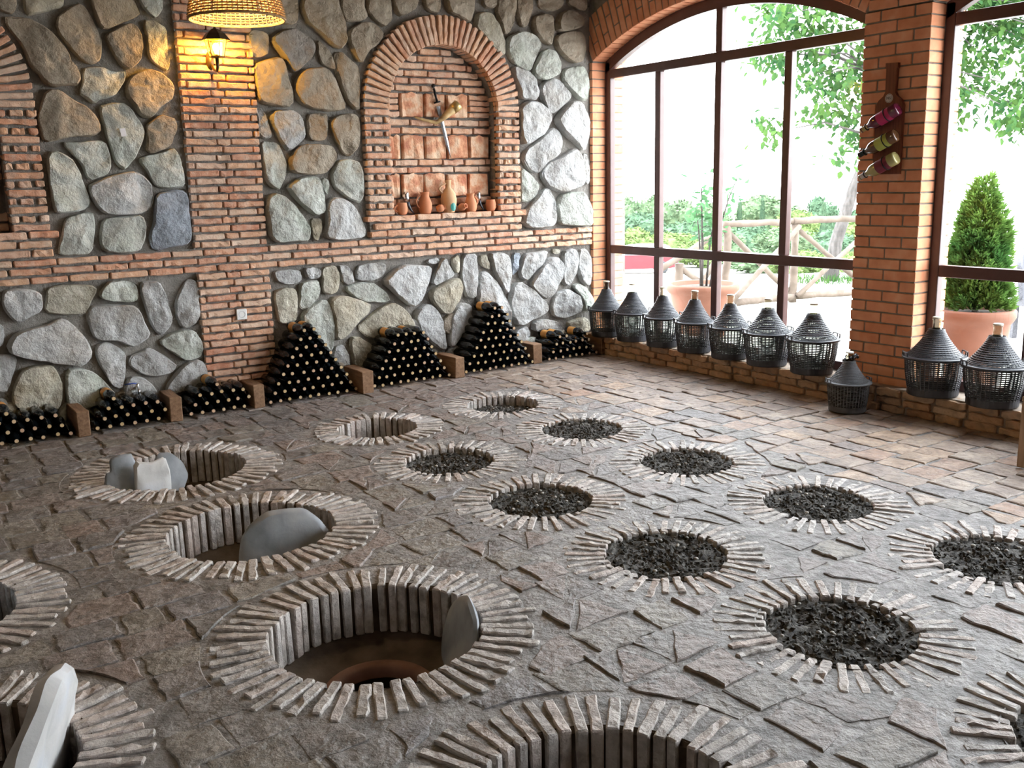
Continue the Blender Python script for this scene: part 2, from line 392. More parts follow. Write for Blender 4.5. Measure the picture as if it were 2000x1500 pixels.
STONES = """
b 1037,2940 1138,2948 1127,2824 1098,2787 1061,2797 1030,2817
y 1181,2951 1430,2971 1421,2860 1357,2837 1230,2796 1191,2789 1174,2828
b 1041,2770 1151,2778 1210,2768 1275,2732 1335,2687 1367,2616 1406,2563 1417,2508 1466,2455 1468,2394 1436,2347 1374,2358 1318,2338 1265,2341 1226,2381 1214,2426 1166,2460 1143,2558 1117,2629 1073,2688
b 1504,2889 1535,2882 1586,2813 1613,2723 1639,2659 1623,2555 1600,2512 1552,2496 1499,2512 1435,2583 1380,2653 1353,2724 1364,2788 1428,2842
b 1579,2983 1870,3006 1914,2855 1898,2835 1758,2769 1669,2726 1634,2742 1606,2824
g 1899,3009 2075,3023 2064,2895 2014,2829 1977,2850 1925,2912
b 1657,2697 1766,2760 1835,2784 1881,2768 1905,2713 1908,2646 1885,2559 1846,2509 1793,2469 1748,2495 1708,2560 1677,2624
y 1934,2809 1984,2822 2040,2793 2082,2772 2080,2704 2074,2588 2083,2520 2063,2470 2002,2507 1956,2543 1936,2590 1942,2696 1928,2752
g 1499,2470 1551,2487 1625,2485 1697,2455 1774,2468 1775,2430 1735,2361 1680,2293 1621,2272 1584,2271 1542,2227 1500,2269 1454,2305 1484,2372
b 1787,2401 1851,2461 1940,2485 2017,2459 2072,2412 2091,2344 2080,2284 1995,2232 1939,2172 1887,2142 1840,2161 1799,2238 1765,2285 1758,2352
b 1234,2298 1273,2332 1334,2325 1400,2266 1486,2221 1535,2165 1571,2108 1559,2041 1501,2016 1391,2021 1279,1992 1197,1977 1179,2047 1176,2140 1202,2215
g 1569,2223 1657,2249 1733,2251 1787,2213 1806,2160 1840,2112 1862,2043 1830,1964 1783,1885 1727,1816 1695,1787 1651,1827 1628,1886 1609,1973 1587,2080 1579,2137
b 1873,2102 1936,2143 1990,2178 2038,2159 2082,2145 2088,2095 2066,2025 2029,1954 1955,1924 1893,1899 1855,1924 1872,1994
g 1305,1982 1423,1983 1545,1997 1591,1983 1610,1896 1610,1808 1577,1764 1469,1722 1443,1742 1417,1839 1360,1906
g 1790,1865 1893,1899 1984,1914 2059,1949 2083,1883 2104,1771 2111,1679 2083,1659 1919,1657 1874,1714 1851,1785
g 1217,1916 1272,1926 1357,1878 1394,1801 1419,1694 1454,1585 1430,1537 1372,1515 1261,1504 1207,1516 1203,1593 1198,1708 1198,1831
w 1437,1684 1526,1731 1654,1768 1763,1786 1819,1755 1872,1694 1883,1603 1855,1522 1792,1484 1673,1478 1539,1489 1495,1525 1456,1605
s 1895,1623 2032,1648 2115,1635 2119,1386 2114,1300 2094,1245 1933,1232 1887,1209 1834,1226 1813,1301 1864,1416 1880,1543
g 1273,1477 1460,1515 1462,1416 1453,1363 1414,1212 1208,1218 1207,1263 1242,1373
g 1511,1456 1650,1472 1791,1474 1805,1400 1792,1310 1739,1210 1526,1216 1486,1254 1480,1326
w 840,1009 914,1018 1014,1000 1067,969 1062,881 1023,833 955,809 900,778 862,808 824,873 814,945
y 1109,1002 1187,1022 1303,1012 1400,999 1432,965 1390,905 1353,833 1329,798 1192,806 1098,826 1072,849 1091,931
g 1514,1022 1646,1012 1695,987 1704,921 1688,862 1630,856 1519,877 1450,899 1433,928 1468,973
w 1728,995 1792,1001 1860,990 1889,905 1902,815 1926,723 1898,658 1848,591 1817,600 1770,672 1752,762 1734,852 1720,919
w 1999,907 2074,1001 2127,975 2141,884 2128,737 2098,660 2039,627 1984,638 1958,709 1958,821
w 1365,853 1446,862 1567,846 1679,830 1705,767 1729,687 1759,617 1728,576 1639,530 1588,547 1520,594 1398,602 1362,639 1350,716 1332,782
w 1162,793 1208,773 1269,703 1320,622 1346,543 1325,480 1269,433 1163,457 1032,501 896,544 817,585 808,628 849,696 917,730 1060,746
w 708,813 786,785 806,762 797,650 767,627 698,651
w 671,582 761,576 833,568 867,542 839,457 800,368 766,309 713,328 664,449
y 886,461 963,478 1086,467 1115,377 1132,310 1109,194 1068,135 944,144 825,179 795,242 816,344
g 1165,425 1258,423 1353,373 1407,305 1478,194 1411,148 1287,134 1206,130 1140,157 1143,276
w 1375,572 1458,590 1573,505 1562,395 1547,297 1513,228 1473,245 1430,324 1381,440 1368,508
w 1601,468 1666,483 1733,514 1794,478 1865,424 1929,348 1886,302 1722,295 1641,340 1583,398
g 1811,544 1892,597 1982,616 2071,612 2121,532 2130,450 2108,394 1994,380 1952,414 1870,481
w 1575,315 1669,302 1738,236 1769,163 1757,96 1658,88 1544,117 1522,210
w 1992,363 2062,383 2117,370 2144,285 2143,203 2076,165 1928,152 1825,120 1832,200 1908,293
w 654,294 761,268 774,224 713,180 642,191
b 2660,2787 2831,2798 2825,2633 2773,2604 2686,2593 2679,2678
b 2690,2547 2801,2592 2904,2617 2937,2572 2965,2452 2994,2345 2972,2248 2861,2246 2717,2270 2698,2389
b 2921,3090 3090,3104 3080,2900 3055,2859 2951,2852 2922,2942
b 3172,3110 3387,3127 3428,2979 3452,2858 3457,2748 3409,2691 3333,2721 3261,2791 3160,2866 3100,2968 3111,3022
b 3442,3132 3624,3146 3652,3009 3661,2941 3582,2911 3471,2907 3444,2980
d 2841,2739 2948,2812 3023,2830 3154,2785 3204,2747 3207,2680 3140,2595 3028,2502 2999,2507 2933,2612 2872,2675
b 3228,2762 3286,2711 3344,2646 3360,2536 3322,2548 3246,2579 3228,2654
b 3498,2847 3631,2918 3727,2904 3788,2824 3735,2750 3649,2689 3595,2602 3548,2614 3492,2750
b 3360,2660 3417,2684 3500,2626 3576,2559 3570,2460 3550,2347 3537,2232 3492,2246 3432,2315 3399,2412 3367,2523
b 3091,2532 3198,2550 3290,2547 3348,2480 3373,2384 3415,2286 3403,2230 3268,2220 3145,2238 3042,2277 3003,2358 3025,2454
w 2689,2235 2743,2237 2766,2163 2794,2055 2783,2007 2725,2013 2692,2054 2707,2148
w 2837,2225 2963,2228 3036,2195 3068,2112 3069,2029 3003,1959 2924,1910 2870,1986 2832,2069 2796,2163
b 3104,2196 3190,2211 3267,2206 3261,2115 3245,2002 3113,1994 3094,2057
b 3312,2172 3409,2209 3522,2204 3541,2118 3531,1959 3452,1873 3389,1887 3331,1988 3284,2115
g 2724,1993 2840,1986 2880,1917 2902,1820 2880,1723 2827,1619 2755,1655 2717,1726 2714,1877
b 3019,1966 3173,1973 3298,1959 3348,1888 3304,1816 3219,1738 3079,1734 2928,1757 2918,1834 2970,1917
g 3338,1845 3435,1858 3515,1829 3540,1711 3546,1579 3511,1498 3415,1538 3291,1629 3267,1745
g 3001,1721 3156,1725 3181,1646 3204,1516 3199,1443 3118,1410 3029,1478 2929,1581 2889,1652 2953,1686
g 3202,1710 3240,1695 3245,1601 3224,1573 3189,1646
g 2766,1606 2854,1583 2938,1496 3030,1378 3064,1318 3041,1218 2933,1224 2781,1218 2725,1263 2710,1419 2711,1559
y 3078,1397 3172,1393 3167,1328 3120,1214 3089,1230 3080,1318
w 3255,1558 3335,1555 3444,1493 3504,1387 3547,1281 3536,1229 3427,1212 3263,1213 3170,1248 3209,1355 3210,1486
b 3681,3151 3870,3166 3881,2999 3878,2942 3808,2881 3729,2932 3660,2996
b 3887,3167 4142,3187 4121,3052 4034,3010 3964,2976 3916,3015
b 4177,3190 4344,3203 4339,3032 4242,3032 4191,3064
b 4388,3207 4680,3230 4667,3071 4627,2971 4563,2997 4402,3051
y 4694,3043 4752,3077 4846,3069 4919,2969 4982,2805 4969,2712 4874,2753 4745,2882 4672,2937
b 4736,3235 4907,3248 4905,3118 4790,3102
b 4916,3249 5101,3264 5107,3073 5054,2932 4994,2897 4939,2985 4904,3088
b 5140,3267 5300,3280 5287,3116 5214,2973 5154,2984 5118,3104
b 5360,3284 5650,3307 5628,3173 5502,3124 5359,3153
b 5692,3311 5885,3326 5884,3160 5798,3170 5692,3209
b 5296,3071 5419,3111 5512,3094 5509,2944 5486,2833 5414,2860 5293,2931
b 5585,3115 5691,3162 5819,3140 5872,3080 5839,3013 5667,2970 5561,2964 5552,3042
b 5550,2931 5731,2982 5871,2975 5892,2839 5858,2723 5749,2694 5663,2730 5538,2835
g 5013,2883 5173,2947 5333,2902 5369,2842 5309,2729 5245,2600 5145,2627 5047,2685 5000,2760
g 5413,2813 5558,2789 5599,2663 5576,2598 5407,2527 5305,2563 5286,2617
w 5056,2647 5205,2614 5304,2539 5332,2397 5280,2355 5138,2360 5110,2453 5073,2562
w 5365,2494 5492,2570 5617,2502 5712,2407 5636,2340 5485,2239 5443,2238 5383,2366 5343,2445
g 5641,2649 5814,2680 5879,2659 5911,2529 5887,2363 5810,2377 5681,2472 5618,2551
w 5126,2296 5218,2354 5341,2349 5444,2271 5463,2190 5398,2075 5272,2009 5147,1960 5119,2041 5112,2168
w 5592,2274 5701,2366 5810,2361 5897,2213 5917,2045 5871,1901 5761,1977 5632,2060 5568,2126 5516,2190
w 5483,2125 5568,2093 5620,1994 5565,1894 5392,1796 5306,1706 5204,1749 5144,1847 5167,1912 5334,2009
w 5739,1944 5805,1893 5859,1740 5846,1604 5712,1555 5559,1534 5409,1596 5348,1697 5413,1796 5586,1861
w 5860,1893 5916,1884 5925,1602 5880,1594 5847,1723
g 5112,1766 5203,1732 5325,1615 5302,1516 5196,1452 5124,1471 5108,1619
w 5366,1564 5431,1587 5514,1459 5511,1272 5445,1224 5211,1218 5129,1264 5163,1370 5259,1467
g 5558,1508 5690,1539 5845,1535 5923,1394 5921,1211 5730,1220 5543,1237 5534,1391
w 2733,1000 2859,1006 2961,991 2963,915 2897,890 2818,889 2759,931
w 2986,1012 3083,1013 3127,979 3117,919 3012,919
y 3148,1008 3265,1015 3290,937 3275,798 3199,777 3142,794 3134,918
w 3281,1007 3365,1009 3411,928 3406,850 3354,842 3307,889
w 3467,1002 3607,1016 3712,1001 3717,937 3669,877 3528,864 3442,878 3447,956
g 2945,887 3027,910 3108,904 3116,827 3089,752 2995,684 2946,681 2921,706 2938,796
y 2729,844 2801,868 2911,852 2919,752 2902,632 2857,560 2748,587 2733,694
g 3319,826 3458,862 3596,843 3681,780 3748,686 3693,667 3517,691 3399,741
w 3667,845 3779,933 3872,982 4018,964 4148,947 4156,906 4103,795 4040,652 3944,603 3856,669 3752,774
w 4113,998 4208,1017 4246,998 4225,958 4130,965
w 4246,998 4285,1012 4348,909 4384,856 4295,813 4178,772 4151,807 4204,919
y 4370,990 4421,1028 4454,984 4444,885 4414,862 4377,923
w 4479,1024 4618,1024 4631,939 4619,771 4583,621 4504,636 4478,731 4463,867
y 4658,1005 4719,1010 4766,905 4755,871 4675,911 4652,955
w 4760,1016 4884,1025 4987,984 4993,846 4968,691 4934,633 4874,716 4816,841
s 5030,1008 5103,994 5067,841 5013,792 5005,880
w 5136,992 5287,1001 5408,1011 5373,925 5261,827 5172,736 5098,769 5089,839
y 5475,1016 5565,1011 5564,966 5485,967
w 5598,982 5690,1012 5759,981 5769,845 5732,720 5662,644 5593,677 5584,822
w 5793,988 5875,1002 5933,852 5931,668 5895,625 5802,697 5780,844
w 5418,940 5507,943 5585,875 5572,751 5479,632 5410,548 5343,553 5214,654 5193,708 5283,825
w 4652,853 4734,864 4833,737 4932,572 4971,446 4967,314 4820,320 4636,392 4622,566 4627,719
w 5000,706 5086,743 5257,632 5409,494 5408,430 5273,380 5053,322 4992,426 4964,569
w 5501,594 5639,628 5777,552 5823,456 5798,384 5611,337 5475,379 5442,454
g 5708,649 5778,671 5895,597 5961,499 5941,407 5846,379 5835,492 5754,591
y 4177,756 4334,810 4432,827 4454,733 4404,620 4321,509 4244,525 4170,591 4118,711
y 3197,758 3332,762 3483,702 3559,663 3529,602 3420,533 3328,432 3257,392 3216,412 3216,538 3185,697
g 2996,699 3130,749 3179,729 3202,587 3209,429 3184,305 3119,345 3042,432 2953,550 2934,629
y 3418,486 3545,569 3655,638 3765,669 3870,602 3956,479 3954,421 3787,414 3586,371 3499,397
w 3980,575 4076,624 4151,609 4242,483 4274,328 4267,175 4173,237 4026,372 3967,494
w 4382,571 4463,606 4541,573 4556,435 4452,342 4328,219 4289,224 4307,426
y 3361,412 3430,404 3548,327 3491,252 3430,130 3379,153 3346,318
w 3220,349 3289,357 3334,255 3327,143 3227,189 3181,274
w 5009,282 5162,320 5193,245 5158,158 5006,176
w 5228,349 5362,362 5542,317 5609,218 5449,217 5226,259
y 5634,308 5845,333 5916,298 5939,182 5679,210
"""
CK = 0.17
def chaikin(p):
    q = []
    for i in range(len(p)):
        a, b = V(p[i]), V(p[(i+1) % len(p)])
        q += [a*(1-CK)+b*CK, a*CK+b*(1-CK)]
    return q
def stone_mesh(poly, seed):
    r = random.Random(seed)
    p = chaikin([V((x, z)) for x, z in poly])
    # even spacing
    per = [(p[i]-p[i-1]).length for i in range(len(p))]; tot = sum(per)
    n = 30; q = []; i = 0; acc = 0.0
    pts = p+[p[0]]
    seg = [(pts[k+1]-pts[k]).length for k in range(len(p))]
    for k in range(n):
        t = tot*k/n
        while acc+seg[i] < t and i < len(seg)-1: acc += seg[i]; i += 1
        q.append(pts[i].lerp(pts[i+1], (t-acc)/max(seg[i], 1e-6)))
    c = sum(q, V((0, 0)))/n
    size = min(max(x.x for x in q)-min(x.x for x in q), max(x.y for x in q)-min(x.y for x in q))
    d = min(0.085, 0.035+size*0.14)*r.uniform(0.85, 1.15)
    tx, tz = r.uniform(-0.10, 0.10), r.uniform(-0.12, 0.06)
    pl_ = [(V((math.cos(a_), math.sin(a_))), r.uniform(0.10, 0.38)*size) for a_ in [r.uniform(0, 2*PI) for _ in range(r.choice((1, 2, 2, 3)))]]
    off = V((r.uniform(0, 50), r.uniform(0, 50), r.uniform(0, 50)))
    vs_ = []; fs_ = []
    for k, (s, e) in enumerate(((1.0, -0.25), (1.0, 0.50), (0.985, 0.80), (0.945, 0.97), (0.82, 1.0), (0.66, 1.01), (0.48, 1.02), (0.25, 1.02))):
        for a in q:
            b = c+(a-c)*s
            w = noise.noise(V((b.x*7, b.y*7, 0))+off)*0.016+noise.noise(V((b.x*17, b.y*17, 3))+off)*0.012+noise.noise(V((b.x*38, b.y*38, 3))+off)*0.006 if k > 1 else 0
            if k > 1: b = b+V((noise.noise(V((b.x*14, b.y*14, 9))+off), noise.noise(V((b.x*14, b.y*14, 19))+off)))*0.010
            fc = sum(min(0.0, o_-(b-c).dot(n_))*0.30 for n_, o_ in pl_)*(0 if k < 2 else min(1, 0.35+0.65*(1-s)*3))
            y = YB-(d*e+fc+(tx*(b.x-c.x)+tz*(b.y-c.y))*min(1, max(0, e))+w)
            vs_.append((b.x, min(y, YB+0.03), b.y))
    for k in range(7):
        for j in range(n):
            fs_.append((k*n+j, k*n+(j+1) % n, (k+1)*n+(j+1) % n, (k+1)*n+j))
    vs_.append((c.x, sum(v_[1] for v_ in vs_[-n:])/n, c.y))
    for j in range(n): fs_.append((7*n+j, 7*n+(j+1) % n, len(vs_)-1))
    return vs_, fs_
def put_stone(code, poly, seed):
    m = MB(); m.add(*stone_mesh(poly, seed))
    return m.build('stone', STONE[code], wall_back, smooth=0.62)
for i, ln in enumerate(STONES.strip().splitlines()):
    a = ln.split()
    put_stone(a[0], [tuple(int(t)/1000 for t in s.split(',')) for s in a[1:]], i)
# more of the same masonry just outside the picture
for i, (x, z, w, h) in enumerate([(0.35,0.86,0.36,0.24),(0.0,0.84,0.28,0.26),(0.42,0.55,0.30,0.30),(0.08,0.52,0.32,0.28),(-0.32,0.80,0.28,0.3),(-0.3,0.5,0.3,0.28),(0.3,0.25,0.36,0.24),(-0.1,0.22,0.3,0.24),
        (1.3,3.2,0.3,0.3),(1.65,3.2,0.3,0.3),(1.95,3.18,0.22,0.3),(2.95,3.22,0.34,0.3),(3.3,3.24,0.28,0.26),(3.65,3.26,0.3,0.26),(4.0,3.27,0.28,0.24),(4.32,3.27,0.28,0.24),(4.66,3.29,0.3,0.24),(5.0,3.33,0.28,0.2),(5.3,3.36,0.26,0.2),(5.62,3.38,0.3,0.2),
        (1.0,3.14,0.24,0.24),(1.55,0.12,0.3,0.2),(1.2,0.12,0.26,0.18),(0.8,0.14,0.3,0.2),(2.85,0.14,0.26,0.22),(3.2,0.12,0.3,0.2),(3.6,0.13,0.32,0.2),(4.0,0.15,0.3,0.24),(4.4,0.14,0.3,0.2),(4.8,0.16,0.32,0.22),(5.2,0.12,0.28,0.18),(5.6,0.13,0.3,0.2),(3.9,0.42,0.24,0.2),(4.35,0.42,0.24,0.22)]):
    r = random.Random(900+i)
    put_stone('wbgy'[i % 4], [(x+w/2*math.cos(2*PI*k/8+0.3)*r.uniform(0.85,1.1), z+h/2*math.sin(2*PI*k/8+0.3)*r.uniform(0.85,1.1)) for k in range(8)], 700+i)

gs = random.Random(77)
for zlo, n_, zs_ in ((0.16, 3, 0.29), (1.38, 7, 0.30)):
    for iz in range(n_):
        for ix in range(8):
            x, z = -2.8+ix*0.335+0.16*(iz % 2)+gs.uniform(-.03, .03), zlo+iz*zs_+gs.uniform(-.03, .03)
            if x > -0.52: continue
            put_stone(gs.choice('wbgybw'), [(x+gs.uniform(0.135, 0.17)*math.cos(2*PI*k/9+ix), z+gs.uniform(0.115, 0.15)*math.sin(2*PI*k/9+ix)) for k in range(9)], 2000+iz*20+ix)
# brick templates (shared meshes): long, half, stub, voussoir
def tmpl(base, sx_, sy_, sz_, mat, n, **kw): return [rough_box(base, sx_, sy_, sz_, mat, 31*k+hash_(base), **kw) for k in range(n)]
def hash_(s): return sum(ord(c)*(i+3) for i, c in enumerate(s)) % 997
LONG = tmpl('brick', 0.235, 0.065, 0.042, OLDB, 5, jit=0.003, bev=0.006, cuts=4)
HALF = tmpl('brick_half', 0.11, 0.065, 0.042, OLDB, 4, jit=0.003, bev=0.006, cuts=2)
STUB = tmpl('brick_stub', 0.05, 0.065, 0.042, OLDB, 3, jit=0.003, bev=0.006, cuts=1)
DEEP = tmpl('brick_deep', 0.235, 0.16, 0.042, OLDB, 4, jit=0.003, bev=0.006, cuts=4)
DEEPH = tmpl('brick_deep_half', 0.10, 0.16, 0.042, OLDB, 4, jit=0.003, bev=0.006, cuts=2)
DEEPS = tmpl('brick_deep_stub', 0.05, 0.16, 0.042, OLDB, 3, jit=0.003, bev=0.006, cuts=1)
TILE = tmpl('tile', 0.195, 0.05, 0.19, TILEB, 4, jit=0.004, bev=0.008, cuts=3)
def brick_x(parent, x0, x1, z, h, y0, deep=False, name='brick'):
    """one brick of the back wall from x0 to x1, lower edge z, face at y0"""
    w = x1-x0
    T = (DEEP if w > 0.16 else DEEPH if w > 0.075 else DEEPS) if deep else (LONG if w > 0.16 else HALF if w > 0.075 else STUB)
    base = {0: 0.235, 1: 0.10 if deep else 0.11, 2: 0.05}[0 if w > 0.16 else 1 if w > 0.075 else 2]
    d = 0.16 if deep else 0.065
    me = rnd.choice(T)
    return ob(name, me, parent, ((x0+x1)/2, y0+d/2+rnd.uniform(-0.006, 0.006), z+h/2+rnd.uniform(-0.002, 0.002)),
              (0, rnd.uniform(-0.012, 0.012), rnd.choice((0, PI))), (w/base, 1, h/0.042))
def row(parent, x0, x1, z, pitch=0.06, ln=0.25, gap=0.015, off=0.0, y0=7.245, h=0.042, deep=False):
    x = x0-off*ln
    while x < x1-0.01:
        L = ln*rnd.uniform(0.90, 1.10)
        a, b = max(x, x0), min(x+L-gap, x1)
        if x1-b < 0.05: b = x1
        if b-a > 0.03: brick_x(parent, a, b, z, h, y0, deep)
        x += L
        if b >= x1-1e-6: break
ZB0, ZB1 = 1.03, 1.21
band = MB().box((X0, 7.285, ZB0), (XP, 7.32, ZB1)).build('trim_1', MORTAR)
tag(band, 'horizontal three course brick band across the stone back wall', 'brick band', kind='structure')
for k in range(3): row(band, X0+0.02, XP-0.02, ZB0+0.008+0.06*k, off=(0.0, 0.5, 0.25)[k])
PX0, PX1 = 2.13, 2.695
pil = MB().box((PX0+0.005, 7.282, 0), (PX1-0.005, 7.32, CEIL)).build('trim_2', MORTAR)
tag(pil, 'tall brick pilaster rising from the floor between the stone panels', 'pilaster', kind='structure')
def pil_row(z, k):
    w = PX1-PX0; y0 = 7.238
    cuts = ([0.39, 0.19, 0.42] if k % 2 == 0 else [0.09, 0.40, 0.41, 0.10])
    if k % 4 >= 2: cuts = cuts[::-1]
    x = PX0+rnd.uniform(-0.004, 0.004)
    for c in cuts:
        L = c*w
        brick_x(pil, x+0.006, x+L-0.006, z, 0.041, y0); x += L
k = 0; z = ZB0-0.0575
while z > -0.03: pil_row(z+0.008, k); z -= 0.0575; k += 1
k = 1; z = ZB1
while z < 3.25: pil_row(z+0.008, k); z += 0.0575; k += 1

def niche(cx, nm, label, xmin):
    ro, ri, zc, zs = 0.76, 0.53, 2.25, 1.39
    out = niche_outline(cx)
    m = MB(); n = len(out)
    m.add([(x, YB-0.005, z) for x, z in out]+[(x, 7.40, z) for x, z in out], [(i, (i+1) % n, (i+1) % n+n, i+n) for i in range(n)]+[tuple(range(n, 2*n))])
    # mortar face of the frame
    fo = [(cx-ro+0.01, 1.21), (cx+ro-0.01, 1.21)]+[(cx+(ro-0.01)*math.cos(PI*i/24), zc+(ro-0.01)*math.sin(PI*i/24)) for i in range(25)]
    t = m.build(nm, MORTAR)
    tag(t, label, 'brick niche', kind='structure')
    fr = fill_holes('frame_mortar', fo, [out], lambda a, b: (a, 7.262, b), MORTAR, t)
    yf = 7.225
    for s in (-1, 1):
        k = 0; z = zs
        while z < zc-0.03:
            a, b = (cx-ro, cx-ri) if s < 0 else (cx+ri, cx+ro)
            if b > xmin:
                if k % 2 == 0: brick_x(t, a, b, z+0.008, 0.042, yf+rnd.uniform(-0.004, 0.004), True)
                else:
                    for u0, u1 in ((0.0, 0.235), (0.36, 0.70), (0.80, 1.0)):
                        if s > 0: u0, u1 = 1-u1, 1-u0
                        brick_x(t, a+(b-a)*u0, a+(b-a)*u1, z+0.008, 0.040, yf+0.006, True)
            z += 0.0575; k += 1
    nv = 38
    for i in range(nv):
        th = PI*(i+0.5)/nv
        x, z = cx+(ro+ri)/2*math.cos(th), zc+(ro+ri)/2*math.sin(th)
        if x < xmin-0.1: continue
        ob('brick', rnd.choice(DEEP), t, (x, yf+0.08+rnd.uniform(-0.006, 0.006), z), (0, -th+rnd.uniform(-0.025, 0.025), 0), (0.985+rnd.uniform(-0.03, 0.04), 1, 0.93))
    # base courses and the projecting sill course
    for k in range(3):
        x0, x1 = (cx-ro, cx+ro) if k < 2 else (cx-ro-0.03, cx+ro+0.045)
        row(t, max(x0, xmin-0.3), x1, 1.222+0.062*k, h=0.046, off=(0.3, 0.8, 0.1)[k], y0=yf-(0.012 if k == 2 else 0), deep=True)
    # masonry inside the niche
    yi = 7.355
    def inner(z, h, off, xa=None, xb=None):
        hw = ri if z < zc else math.sqrt(max(0, ri*ri-(z+h-zc)**2))
        if hw < 0.08: return
        row(t, max(xa or cx-hw+0.005, xmin), xb or cx+hw-0.005, z, ln=0.235, off=off, y0=yi, h=h)
    def tiles(z, xs):
        for x0, x1 in xs:
            if x1 < xmin: continue
            ob('tile', rnd.choice(TILE), t, ((x0+x1)/2, yi+0.02+rnd.uniform(-0.004, 0.004), z+0.095), (0, rnd.uniform(-0.02, 0.02), rnd.choice((0, PI))), ((x1-x0)/0.195, 1, rnd.uniform(0.97, 1.02)))
    L, Rr = cx-ri, cx+ri
    inner(1.40, 0.05, 0.2); inner(1.465, 0.055, 0.6)
    five = [(L-0.09+0.02+0.222*i, L-0.09+0.02+0.222*i+0.20) for i in range(5)]
    five = [(max(a, L+0.005), min(b, Rr-0.005)) for a, b in five]
    tiles(1.535, five)
    inner(1.74, 0.045, 0.1); inner(1.80, 0.045, 0.55)
    tiles(1.855, [(a+0.02, min(b+0.02, Rr-0.005)) for a, b in five])
    inner(2.062, 0.048, 0.35); inner(2.13, 0.048, 0.0)
    tiles(2.20, [(L+0.17, L+0.385), (L+0.405, L+0.60), (L+0.62, L+0.83)])
    for j in range(4):
        inner(2.203+0.05*j, 0.040, 0.0, L+0.005, L+0.15); inner(2.203+0.05*j, 0.040, 0.0, L+0.845, Rr-0.005)
    for j in range(6): inner(2.412+0.06*j, 0.044, (0.6, 0.1, 0.5, 0.0, 0.45, 0.2)[j])
    return t
niche(4.335, 'trim_3', 'arched brick niche holding clay jugs, dagger and horn', -9)
niche(0.405, 'trim_4', 'arched brick niche cut off by the left edge', -9)

# ---------------------------------------------------------------- window wall: piers, arches, sill
XW1 = 6.34
ARC_R, ARC_Z = 3.18, -0.10
WINS = [(4.32, 7.26), (0.88, 3.82), (-2.56, 0.38)]
def arc_z(y, c, r): return ARC_Z+math.sqrt(max(0, r*r-(y-c)**2))
wr = MB()
piers = [(3.82, 4.32), (0.38, 0.88), (Y0, -2.56), (7.26, 7.6)]
for a, b in piers: wr.box((XP+0.008, a+0.008, -0.3), (XW1-0.008, b-0.008, 2.72))
for a, b in WINS:
    c = (a+b)/2; n = 24
    ys = [a+(b-a)*i/n for i in range(n+1)]
    lo = [(y, arc_z(y, c, ARC_R)+0.012) for y in ys]
    poly = lo+[(b, CEIL), (a, CEIL)]
    vs_ = [(XP+0.008, y, z) for y, z in lo]+[(XP+0.008, y, CEIL) for y, _ in lo]+[(XW1-0.008, y, z) for y, z in lo]+[(XW1-0.008, y, CEIL) for y, _ in lo]
    fs_ = []
    for i in range(n):
        fs_ += [(i, i+1, n+1+i+1, n+1+i), (2*(n+1)+i, 3*(n+1)+i, 3*(n+1)+i+1, 2*(n+1)+i+1), (i, 2*(n+1)+i, 2*(n+1)+i+1, i+1)]
    wr.add(vs_, fs_)
for a, b in piers: wr.box((XP+0.008, a, 2.715), (XW1-0.008, b, CEIL))
wall_right = wr.build('wall_right', MORT2)
tag(wall_right, 'smooth red brick window wall with piers and arched openings', 'wall', kind='structure')
NB = {k: [rough_box('pier_brick', 0.16, w, 0.065, NEWB, 77+13*j+int(w*1000), jit=0.0012, bev=0.003, cuts=1, axis=1) for j in range(3)] for k, w in (('f', 0.245), ('h', 0.117))}
def nb(kind, x, y, z, rx=0.0, sy_=1.0, parent=None):
    return ob('brick', rnd.choice(NB[kind]), parent or wall_right, (x+rnd.uniform(-0.002, 0.002), y, z), (rx, 0, 0), (1, sy_, 1))
def pier_bricks(a, b, zmax, front=True, back=True):
    k = 0; z = 0.0
    while z < zmax-0.03:
        for xc, on in ((XP+0.08, front), (XW1-0.08, back)):
            if not on: continue
            if k % 2 == 0:
                nb('f', xc, a+0.1225, z+0.0375); nb('f', xc, b-0.1225, z+0.0375)
            else:
                nb('h', xc, a+0.0585, z+0.0375); nb('f', xc, (a+b)/2, z+0.0375, 0, 0.985); nb('h', xc, b-0.0585, z+0.0375)
        z += 0.0755; k += 1
pier_bricks(3.82, 4.32, 2.72)
# the far jamb in the corner: brick ends only
k = 0; z = 0.0
while z < 2.70:
    nb('f', XP+0.08, 7.26+0.1225, z+0.0375); nb('f', XW1-0.08, 7.26+0.1225, z+0.0375); z += 0.0755
for wi, (a, b) in enumerate(WINS[:2]):
    c = (a+b)/2; th0 = math.asin((b-a)/2/ARC_R); n = 40
    for i in range(n):
        th = -th0+2*th0*(i+0.5)/n
        if wi == 1 and th < 0.1: continue
        seq = (('f', 0.0), ('h', 0.257)) if i % 2 else (('h', 0.0), ('f', 0.129))
        for kind, r0 in seq:
            L = 0.245 if kind == 'f' else 0.117
            rr = ARC_R+r0+L/2
            y, z = c+rr*math.sin(th), ARC_Z+rr*math.cos(th)
            nb(kind, XP+0.08, y, z, PI/2-th)
        if wi == 0: nb('f', XW1-0.08, c+(ARC_R+0.1225)*math.sin(th), ARC_Z+(ARC_R+0.1225)*math.cos(th), PI/2-th)
for j, w in enumerate((0.45, 0.375, 0.30, 0.225, 0.15, 0.08)):
    for s_ in (-1, 1): nb('f', XP+0.08, 4.07+s_*(w/4+0.003), 2.7575+0.0755*j, 0, (w/2-0.006)/0.245)

